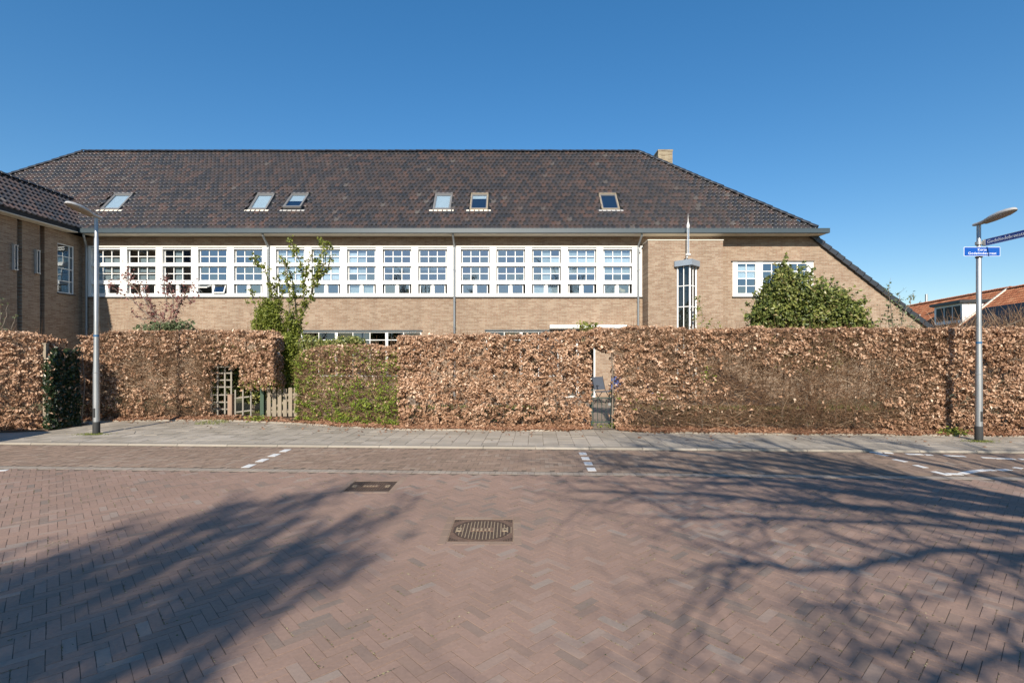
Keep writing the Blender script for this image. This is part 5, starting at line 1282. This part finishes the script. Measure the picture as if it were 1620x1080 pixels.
# ------------------------------------------------------------------ gates, fences
gy = 13.75
def gx_(px): return XW(px, gy)
GT = empty('picket_gate', 'weathered grey wooden picket gate between the left hedge and the low green hedge', 'gate', (gx_(442), gy, ZP))
for px in (425.5, 434, 442.5, 451, 459.5, 468):
    x = gx_(px); h = ZW(612+random.uniform(-.6,2.2), gy); z0 = ZW(659.5, gy)+.02
    mb = MB(); c = .018; w = .051
    poly = [(x-w,z0),(x+w,z0),(x+w,h-c),(x+w-c,h),(x-w+c,h),(x-w,h-c)]
    mb.prism(poly, 'y', gy-.012, gy+.012); mb.build('picket', M['wood'], GT)
for z in (ZW(624,gy), ZW(651,gy)): MB().box(gx_(421), gx_(472), gy+.013, gy+.05, z-.035, z+.035).build('rail', M['wood'], GT)
MB().beam((gx_(424),gy+.03,ZW(648,gy)), (gx_(468),gy+.03,ZW(627,gy)), .03, .06).build('brace', M['wood'], GT)
PO = empty('gate_post', 'green painted post on the left of the picket gate', 'post', (gx_(415.5), gy, ZP))
MB().box(gx_(412.8), gx_(418.5), gy-.05, gy+.05, ZP-.05, ZW(614,gy)).build('shaft', M['gatepost'], PO); MB().box(gx_(412.3), gx_(419), gy-.06, gy+.06, ZW(614,gy), ZW(614,gy)+.02).build('top', M['gatepost'], PO)
# lattice screens
ly = 13.9
def lx_(px): return XW(px, ly)
LT = empty('lattice_screen', 'tall white weathered lattice screen under the arch of the left hedge', 'trellis', (lx_(350), ly, ZP))
for px in (334, 344.5, 356, 366): MB().box(lx_(px)-.02, lx_(px)+.02, ly-.012, ly+.012, ZP, ZW(577,ly)).build('upright', M['lattice'], LT)
for py in (580, 590, 601, 612, 624.5, 636, 647, 658): MB().box(lx_(332.5), lx_(367.5), ly+.013, ly+.03, ZW(py,ly)-.017, ZW(py,ly)+.017).build('crossbar', M['lattice'], LT)
WP = empty('wooden_post', 'pinkish brown square post between the two lattice screens', 'post', (lx_(369.5), ly-.1, ZP))
M['pinkwood'] = mat_plain('pink_brown_wood', (.30,.205,.145), .85, var=.2, scale=9, streak=(1,1,.2))
MB().box(lx_(366.5), lx_(373), ly-.2, ly-.09, ZP-.03, ZW(624,ly)).build('shaft', M['pinkwood'], WP); MB().box(lx_(366), lx_(373.5), ly-.21, ly-.08, ZW(624,ly), ZW(624,ly)+.02).build('top', M['pinkwood'], WP)
LL = empty('low_lattice', 'low lattice panel tilted between the brown post and the gate post', 'trellis', (lx_(388), ly-.1, ZP))
for px in (375.5, 387.5, 400): MB().box(lx_(px)-.018, lx_(px)+.018, ly-.11, ly-.09, ZP+.08, ZW(616,ly)).build('upright', M['lattice'], LL)
for py in (628, 650, 661.5): MB().beam((lx_(373.5),ly-.08,ZW(py+1.5,ly)), (lx_(402),ly-.08,ZW(py-2,ly)), .02, .034).build('crossbar', M['lattice'], LL)
# iron garden gate
iy_ = 12.35
def ix_(px): return XW(px, iy_)
IG = empty('iron_gate', 'low green black iron bar gate in the gap of the beech hedge', 'gate', (ix_(953), iy_, ZP))
for px in np.linspace(938.5, 965.5, 5): MB().tube([(ix_(px),iy_,ZW(671,iy_)),(ix_(px),iy_,ZW(628,iy_))], .007, 6).build('bar', M['gatemetal'], IG)
for py in (629, 667): MB().box(ix_(936.5), ix_(967.5), iy_-.012, iy_+.012, ZW(py,iy_)-.012, ZW(py,iy_)+.012).build('rail', M['gatemetal'], IG)
MB().box(ix_(962), ix_(966), iy_-.03, iy_-.013, ZW(641,iy_), ZW(637,iy_)).build('latch', M['steel'], IG)
for px, lab in ((969.5, 'dark green square iron post right of the garden gate'), (935, 'dark green iron post left of the garden gate, half hidden in leaves')):
    IP = empty('iron_post', lab, 'post', (ix_(px), iy_, ZP)); MB().box(ix_(px)-.032, ix_(px)+.032, iy_-.032, iy_+.032, ZP-.05, ZW(617,iy_)).build('shaft', M['gatemetal'], IP); MB().box(ix_(px)-.04, ix_(px)+.04, iy_-.04, iy_+.04, ZW(617,iy_), ZW(617,iy_)+.02).build('top', M['gatemetal'], IP)

# ------------------------------------------------------------------ garden furniture behind the gate
def chair(x, y, rz, label, seatmat):
    E = empty('garden_chair', label, 'chair', (x, y, ZP), 'garden chairs behind the iron gate'); c, s = math.cos(rz), math.sin(rz)
    def T(p): return (x+p[0]*c-p[1]*s, y+p[0]*s+p[1]*c, ZP+p[2])
    for (a, b) in (((-.24,-.22,0),(-.24,.2,.45)), ((.24,-.22,0),(.24,.2,.45)), ((-.24,.24,0),(-.24,-.2,.45)), ((.24,.24,0),(.24,-.2,.45))): MB().tube([T(a), T(b)], .013, 6).build('leg', M['blackmetal'], E)
    MB().hexa([T(p) for p in ((-.23,-.22,.44),(.23,-.22,.44),(.23,.22,.42),(-.23,.22,.42),(-.23,-.22,.475),(.23,-.22,.475),(.23,.22,.455),(-.23,.22,.455))]).build('seat', M[seatmat], E)
    MB().hexa([T(p) for p in ((-.23,.22,.50),(.23,.22,.50),(.23,.25,.50),(-.23,.25,.50),(-.23,.36,.95),(.23,.36,.95),(.23,.39,.95),(-.23,.39,.95))]).build('backrest', M[seatmat], E)
    for sg in (-1, 1): MB().tube([T((sg*.24,.2,.42)), T((sg*.24,.385,.98))], .013, 6).build('back_post', M['blackmetal'], E); MB().box(*sorted((T((sg*.25-.02,0,0))[0], T((sg*.25+.02,0,0))[0])), y-.2, y+.2, ZP+.64, ZP+.66).build('armrest', M['blackmetal'], E)
chair(3.25, 17.9, .5, 'grey garden chair standing nearest the white door jamb', 'greymetal')
chair(3.75, 18.2, -.4, 'garden chair with a blue seat seen through the gate gap', 'blueseat')
chair(4.9, 17.3, 1.2, 'blue garden chair half hidden by the hedge right of the gate', 'blueseat')
T_ = empty('garden_table', 'dark round garden table among the chairs behind the gate', 'table', (4.2, 16.7, ZP))
mb = MB(); mb.lathe([(.001,ZP+.74),(.42,ZP+.74),(.42,ZP+.71),(.001,ZP+.71)], 4.2, 16.7, 24); mb.build('table_top', M['blackmetal'], T_)
for a in range(4): an = a*1.57+.6; MB().tube([(4.2+.35*math.cos(an),16.7+.35*math.sin(an),ZP),(4.2+.12*math.cos(an),16.7+.12*math.sin(an),ZP+.71)], .014, 6).build('leg', M['blackmetal'], T_)
# plush toy on the sill of the last band window
tx, ty, tz = XW(985,FY+.22), FY+.25, ZW(462.5,FY)
TP = empty('plush_toy', 'cream plush toy lying behind the last lower pane of the window band', 'toy', (tx, ty, tz))
mb = MB(); mb.lathe([(.001,tz),(.10,tz+.02),(.13,tz+.08),(.09,tz+.15),(.001,tz+.17)], tx, ty, 12); mb.build('body', M['plush'], TP)
mb = MB(); mb.lathe([(.001,tz+.10),(.07,tz+.12),(.09,tz+.18),(.06,tz+.25),(.001,tz+.27)], tx-.12, ty, 12); mb.build('head', M['plush'], TP)

# ------------------------------------------------------------------ lamp posts and street name signs
def lamp(px, py, top_py, label, foot_h, strap_py):
    x, y = G(px, py, ZP); H = ZW(top_py, y)
    E = empty('street_lamp', label, 'street lamp', (x, y, ZP), 'lamp posts on the pavement')
    mb = MB(); mb.lathe([(.064,ZP+foot_h-.02),(.062,ZP+1.3),(.055,ZP+1.6),(.047,2.4),(.043,H-.45),(.036,H-.44),(.036,H)], x, y, 20); mb.build('pole', M['steel'], E, smooth=True)
    mb = MB(); mb.lathe([(.070,ZP-.02),(.069,ZP+foot_h-.03),(.067,ZP+foot_h),(.06,ZP+foot_h)], x, y, 20); mb.build('foot', M['bitumen'], E, smooth=True)
    MB().box(x-.022, x+.022, y-.070, y-.058, ZP+foot_h+.10, ZP+foot_h+.30).build('service_door', M['bitumen'], E)
    zs = ZW(strap_py, y); mb = MB(); mb.lathe([(.045,zs-.02),(.053,zs-.02),(.053,zs+.02),(.045,zs+.02)], x, y, 20); mb.build('tape_band', M['band'], E)
    mb = MB(); mb.lathe([(.060,1.375),(.0655,1.38),(.0655,1.39),(.060,1.395)], x, y, 20); mb.build('joint_ring', M['steel'], E)
    # head: lofted shell reaching over the street
    secs = [(.10,.050,.045,.0), (-.02,.062,.05,.0), (-.15,.075,.055,.012), (-.30,.115,.075,.035), (-.48,.13,.08,.06), (-.62,.115,.07,.078), (-.72,.075,.05,.09), (-.76,.02,.02,.095)]
    vs = []; n = 14
    for (dy, hw, hh, dz) in secs:
        for k in range(n):
            an = 2*math.pi*k/n; zz = math.sin(an); vs.append((x+hw*math.cos(an), y+dy, H+.02+dz+(hh*zz if zz > 0 else hh*.30*zz)))
    fs = [[i*n+k, i*n+(k+1) % n, (i+1)*n+(k+1) % n, (i+1)*n+k] for i in range(len(secs)-1) for k in range(n)]
    mb = MB(); mb.add(vs, fs); mb.ngon(vs[:n][::-1]); mb.ngon(vs[-n:]); hd = mb.build('lamp_head', M['lamp'], E, smooth=True)
    vs = []
    for (dy, hw, hh, dz) in secs[2:7]:
        for k in range(n):
            an = math.pi+math.pi*k/(n-1); vs.append((x+hw*.86*math.cos(an), y+dy, H+.012+dz+hh*.62*math.sin(an)))
    fs = [[i*n+k, i*n+k+1, (i+1)*n+k+1, (i+1)*n+k] for i in range(4) for k in range(n-1)]
    mb = MB(); mb.add(vs, fs); mb.build('light_cover', M['lens'], hd, smooth=True)
    for dy in (-.22, -.55): MB().box(x-.10 if dy < -.3 else x-.085, x+.10 if dy < -.3 else x+.085, y+dy-.015, y+dy+.015, H+.055+.0*dy, H+.075).build('clip', M['steel'], hd)
    return x, y, H, E
lxp, lyp, lH, _ = lamp(152.5, 686, 345, 'tall galvanised lamp post at the left in front of the ivy', .27, 531)
rxp, ryp, rH, RE = lamp(1548.5, 697, 356.5, 'lamp post at the right carrying two blue street name signs', .30, 542)
def text(body, size, loc, rot, parent, mat, xs=1.0):
    cu = bpy.data.curves.new('lettering', 'FONT'); cu.body = body; cu.size = size; cu.align_x = 'CENTER'; cu.align_y = 'CENTER'; cu.extrude = .0008; cu.space_character = 1.08; cu.offset = 0
    o = bpy.data.objects.new('lettering', cu); COL.objects.link(o); bpy.context.view_layer.update()
    dg = bpy.context.evaluated_depsgraph_get(); me = bpy.data.meshes.new_from_object(o.evaluated_get(dg)); bpy.data.objects.remove(o)
    me.materials.clear(); me.materials.append(mat)
    ob = link('lettering', me, parent, loc); ob.rotation_euler = rot; ob.scale = (xs, 1, 1); return ob
def rr(w, h, r, n=5):
    o = []
    for cx_, cz_, a0 in ((w/2-r,h/2-r,0),(-w/2+r,h/2-r,90),(-w/2+r,-h/2+r,180),(w/2-r,-h/2+r,270)):
        for k in range(n+1): a = R(a0+90*k/n); o.append((cx_+r*math.cos(a), cz_+r*math.sin(a)))
    return o
ys_ = ryp-.085; sx0 = XW(1553.4, ys_); sz0 = ZW(398, ys_); sw, sh = 57.5*ys_/FPX, 14.5*ys_/FPX
SG = empty('street_name_sign', 'blue white-rimmed sign reading Korte Godelindestraat, facing the street on the right lamp post', 'street sign', (sx0, ys_, sz0))
MB().prism([(sx0+a, sz0+b) for a, b in rr(sw, sh, .012)], 'y', ys_-.003, ys_).build('rim', M['signwhite'], SG)
MB().prism([(sx0+a, sz0+b) for a, b in rr(sw-.016, sh-.014, .006)], 'y', ys_-.0055, ys_-.0035).build('plate', M['blue'], SG)
text('Korte', .070, (sx0, ys_-.0065, sz0+.035), (R(90),0,0), SG, M['signwhite'], 1.0)
text('Godelindestraat', .070, (sx0, ys_-.0065, sz0-.037), (R(90),0,0), SG, M['signwhite'], 1.15)
mb = MB(); mb.lathe([(.046,sz0-.11),(.060,sz0-.11),(.060,sz0-.085),(.046,sz0-.085)], rxp, ryp, 16); mb.box(rxp-.02, rxp+.02, ys_+.001, ryp-.045, sz0-.05, sz0+.05); mb.build('clamp', M['blackmetal'], SG)
# second sign, running towards the street
zc = ZW(385, ryp); sxx = rxp+.065; L2 = 1.02; y1 = ryp-.06; y0 = y1-L2
SG = empty('street_name_sign', 'long blue sign reading Godelindebreestraat, pointing towards the street on the right lamp post', 'street sign', (sxx, (y0+y1)/2, zc))
MB().box(sxx-.002, sxx+.002, y0, y1, zc-.068, zc+.068).build('plate', M['dblue'], SG)
for zz_ in (-.066, .062): MB().box(sxx-.0035, sxx-.0025, y0+.004, y1-.004, zc+zz_, zc+zz_+.004).build('rim', M['signwhite'], SG)
text('Godelindebreestraat', .098, (sxx-.0035, (y0+y1)/2+.02, zc), (R(90),0,R(-90)), SG, M['signwhite'], .98)
mb = MB(); mb.lathe([(.045,zc-.03),(.060,zc-.03),(.060,zc+.03),(.045,zc+.03)], rxp, ryp, 16); mb.box(rxp+.04, sxx+.012, y1-.02, y1+.03, zc-.06, zc+.06); mb.build('clamp', M['steel'], SG)
zc -= 0.0

# ------------------------------------------------------------------ orange-roofed houses far right
Dh = Vector((.26,1,0)).normalized(); Sh = Vector((Dh.y,-Dh.x,0))            # along the row; towards the right (away from the street)
HB = Vector((42.5,44.0,0))                                                   # a point under the ridge
def H(s, a, z): v = HB+Dh*s+Sh*a; return (v.x, v.y, z)                       # s along the row, a across it (negative = street side)
def house(label, s0, s1, ridge, eave, a, shift=0.0, mat='orange'):
    E = empty('row_house', label, 'house', H((s0+s1)/2, shift, 0), 'orange roofed houses far right')
    mb = MB(); mb.hexa([H(s0,shift-a+.3,0),H(s1,shift-a+.3,0),H(s1,shift+a-.3,0),H(s0,shift+a-.3,0),H(s0,shift-a+.3,eave-.1),H(s1,shift-a+.3,eave-.1),H(s1,shift+a-.3,eave-.1),H(s0,shift+a-.3,eave-.1)])
    for s_ in (s0+.05, s1-.05):
        mb.add([H(s_,shift-a+.35,eave-.15),H(s_,shift+a-.35,eave-.15),H(s_,shift,ridge-.2)], [[0,1,2]])
    mb.build('wall', M['redbrick'], E)
    mb = MB(); mb.add([H(s0,shift-a,eave),H(s1,shift-a,eave),H(s1,shift,ridge),H(s0,shift,ridge)], [[0,1,2,3]]); mb.add([H(s0,shift+a,eave),H(s0,shift,ridge),H(s1,shift,ridge),H(s1,shift+a,eave)], [[0,1,2,3]])
    rf = mb.build('roof', M[mat], E)
    for side in (-1, 1):
        O = np.array(H(s0 if side == -1 else s1, shift+side*a, eave)); Rv = np.array(Dh)*(1 if side == -1 else -1)
        Uv = -side*np.array(Sh)*a+np.array([0,0,ridge-eave]); L_ = np.linalg.norm(Uv)
        if side == -1: Rv = -Rv; O = np.array(H(s1, shift+side*a, eave))
        tiles(O, Rv, Uv, abs(s1-s0)-.2, L_-.1, lambda C, u, v: np.ones(len(u), bool), w=.24, e=.33, stag=False).build('roof_tiles', M[mat], rf, kind='stuff')
    caps(H(s0,shift,ridge), H(s1,shift,ridge), .36, r=.13, mat=mat, parent=rf); return E, rf
for i, (s0, s1, lab) in enumerate(((-1.2,8.5,'orange roofed house with a white dormer, second from the right edge'), (8.5,17.5,'orange roofed house with a small skylight and a roof vent'), (17.5,34,'farthest orange roofed house, partly behind the dark roof slope'))):
    E, rf = house(lab, s0, s1, 7.45, 2.6, 4.8)
    if i == 1:
        q = [Vector(H(10.0,-2.2,0)), Vector(H(11.3,-2.2,0)), Vector(H(11.3,-1.4,0)), Vector(H(10.0,-1.4,0))]
        zf = lambda a: 7.45-(7.45-2.6)/4.8*(-a)
        def slab_(s0_, s1_, a0_, a1_, h0, h1): return [H(s0_,a0_,zf(a0_)+h0),H(s1_,a0_,zf(a0_)+h0),H(s1_,a1_,zf(a1_)+h0),H(s0_,a1_,zf(a1_)+h0),H(s0_,a0_,zf(a0_)+h1),H(s1_,a0_,zf(a0_)+h1),H(s1_,a1_,zf(a1_)+h1),H(s0_,a1_,zf(a1_)+h1)]
        sk = MB().hexa(slab_(9.8,11.0,-2.6,-1.5,.02,.16)).build('skylight', M['lamp'], rf)
        MB().hexa(slab_(9.95,10.85,-2.5,-1.6,.162,.17)).build('pane', M['glass'], sk)
        MB().tube([H(6.9,-1.3,5.6),H(6.9,-1.3,6.9)], .13, 8).build('roof_vent', M['zincdark'], rf)
        MB().tube([H(13.2,.6,6.6),H(13.2,.6,8.55)], .13, 8).build('flue', M['steel'], rf)
    if i == 0:      # dormer
        a0, a1 = -2.9, -.75; zb_, zt2 = 4.55, 6.35; sA, sB = -.2, 4.2
        dm = MB().hexa([H(sA,a0,zb_),H(sB,a0,zb_),H(sB,a1,zb_),H(sA,a1,zb_),H(sA,a0,zt2),H(sB,a0,zt2),H(sB,a1,zt2),H(sA,a1,zt2)]).build('dormer', M['white'], rf)
        MB().hexa([H(sA-.25,a0-.3,zt2+.003),H(sB+.25,a0-.3,zt2+.003),H(sB+.25,a1+.3,zt2+.003),H(sA-.25,a1+.3,zt2+.003),H(sA-.25,a0-.3,zt2+.25),H(sB+.25,a0-.3,zt2+.25),H(sB+.25,a1+.3,zt2+.25),H(sA-.25,a1+.3,zt2+.25)]).build('dormer_roof', M['zincdark'], rf)
        for u0, u1 in ((.25,1.35),(1.55,2.65),(2.85,4.0)):
            MB().hexa([H(sA+u0,a0-.03,zb_+.35),H(sA+u1,a0-.03,zb_+.35),H(sA+u1,a0-.005,zb_+.35),H(sA+u0,a0-.005,zb_+.35),H(sA+u0,a0-.03,zt2-.2),H(sA+u1,a0-.03,zt2-.2),H(sA+u1,a0-.005,zt2-.2),H(sA+u0,a0-.005,zt2-.2)]).build('dormer_pane', M['solar'], rf)
E, rf = house('nearest orange roofed house at the right edge with solar panels and a chimney', -14, -1.25, 7.35, 2.6, 5.3, shift=-.15)
zf = lambda a: 7.35-(7.35-2.6)/5.3*(-a-.15)
for k in range(5):
    for r_ in range(2):
        s1_ = -1.75-k*1.75; a0_ = -4.3+r_*1.15
        pts = [H(s1_-1.68,a0_,zf(a0_)+.09),H(s1_,a0_,zf(a0_)+.09),H(s1_,a0_+1.1,zf(a0_+1.1)+.09),H(s1_-1.68,a0_+1.1,zf(a0_+1.1)+.09)]
        MB().hexa(pts+[(p[0],p[1],p[2]+.04) for p in pts]).build('solar_panel', M['solar'], rf)
pts = [H(-1.3,-5.45,zf(-5.45)+.05),H(-1.1,-5.45,zf(-5.45)+.05),H(-1.1,-.15,zf(-.15)+.05),H(-1.3,-.15,zf(-.15)+.05)]
MB().hexa(pts+[(p[0],p[1],p[2]+.12) for p in pts]).build('verge_board', M['soffit'], rf)
c = HB+Dh*(-1.2); MB().box(c.x+1.0, c.x+1.8, c.y-1.2, c.y-.4, 6.6, 8.1).build('chimney', M['redbrick'], E)
# bare bush in front of the far roofs
def fartree(label, px, py, y, w, h, n=380):
    base = P(px, 560, y); E = empty('bare_bush', label, 'bush', (base[0], y, 0)); c = np.array(P(px, py, y)); A = np.tile([base[0], y, 1.0], (n,1))+rng.normal(0,.3,(n,3)); B_ = c+rng.normal(0,1,(n,3))*[w,w,h]; mid = A*.4+B_*.6+rng.normal(0,.3,(n,3))
    mb = MB(); twigcloud(mb, mid, B_, .012, .005, rng.random(n)); o = mb.build('twigs', M['twig'], E); o["kind"] = 'stuff'
    mb = MB(); 
    for k in range(6): mb.tube([(base[0],y,0),(base[0]+random.uniform(-w,w)*.5,y,c[2]*.6),tuple(c+rng.normal(0,1,3)*[w,w,h*.5])], [.08,.04,.012], 5)
    mb.build('branches', M['bark'], E)
fartree('grey bare bush in front of the orange roofs, left of the lamp post', 1515, 513, 30, .9, .45)
fartree('bare bush in front of the solar panels at the right edge', 1610, 505, 30, .9, .5)

# ------------------------------------------------------------------ unseen car, added left of the view to cast the corner shadow
vx0, vx1, vy0, vy1 = -14.8, -10.45, 7.72, 9.3
V_ = empty('shadow_caster_car', 'unseen grey hatchback car added beyond the left edge to cast the shadow on the pavement corner', 'car', ((vx0+vx1)/2, (vy0+vy1)/2, 0))
prof = [(vx1,.32),(vx1,.95),(vx1-.12,1.22),(vx1-.5,1.36),(vx0+2.2,1.38),(vx0+1.9,1.34),(vx0+1.15,.92),(vx0+.15,.80),(vx0,.6),(vx0,.32)]
MB().prism(prof, 'y', vy0+.06, vy1-.06).build('body', M['vanpaint'], V_)
for yy in (vy0+.05, vy1-.058):
    MB().prism([(vx0+1.35,.95),(vx0+2.0,1.30),(vx1-.55,1.28),(vx1-.35,.95)], 'y', yy, yy+.008).build('side_window', M['glass2'], V_)
for wx_ in (vx0+.85, vx1-.9):
    for yy in (vy0+.02, vy1-.22):
        m_ = MB(); vsn = 20; pr = [(wx_+.32*math.cos(2*math.pi*k/vsn), .32+.32*math.sin(2*math.pi*k/vsn)) for k in range(vsn)]; m_.prism(pr, 'y', yy, yy+.2); wh = m_.build('wheel', M['tyre'], V_)
        MB().prism([(wx_+.18*math.cos(2*math.pi*k/16), .32+.18*math.sin(2*math.pi*k/16)) for k in range(16)], 'y', yy-.006, yy+.206).build('rim', M['steel'], wh)
for yy in (vy0+.12, vy1-.3): MB().box(vx1, vx1+.03, yy, yy+.18,   .62, .86).build('tail_light', M['orange'], V_)
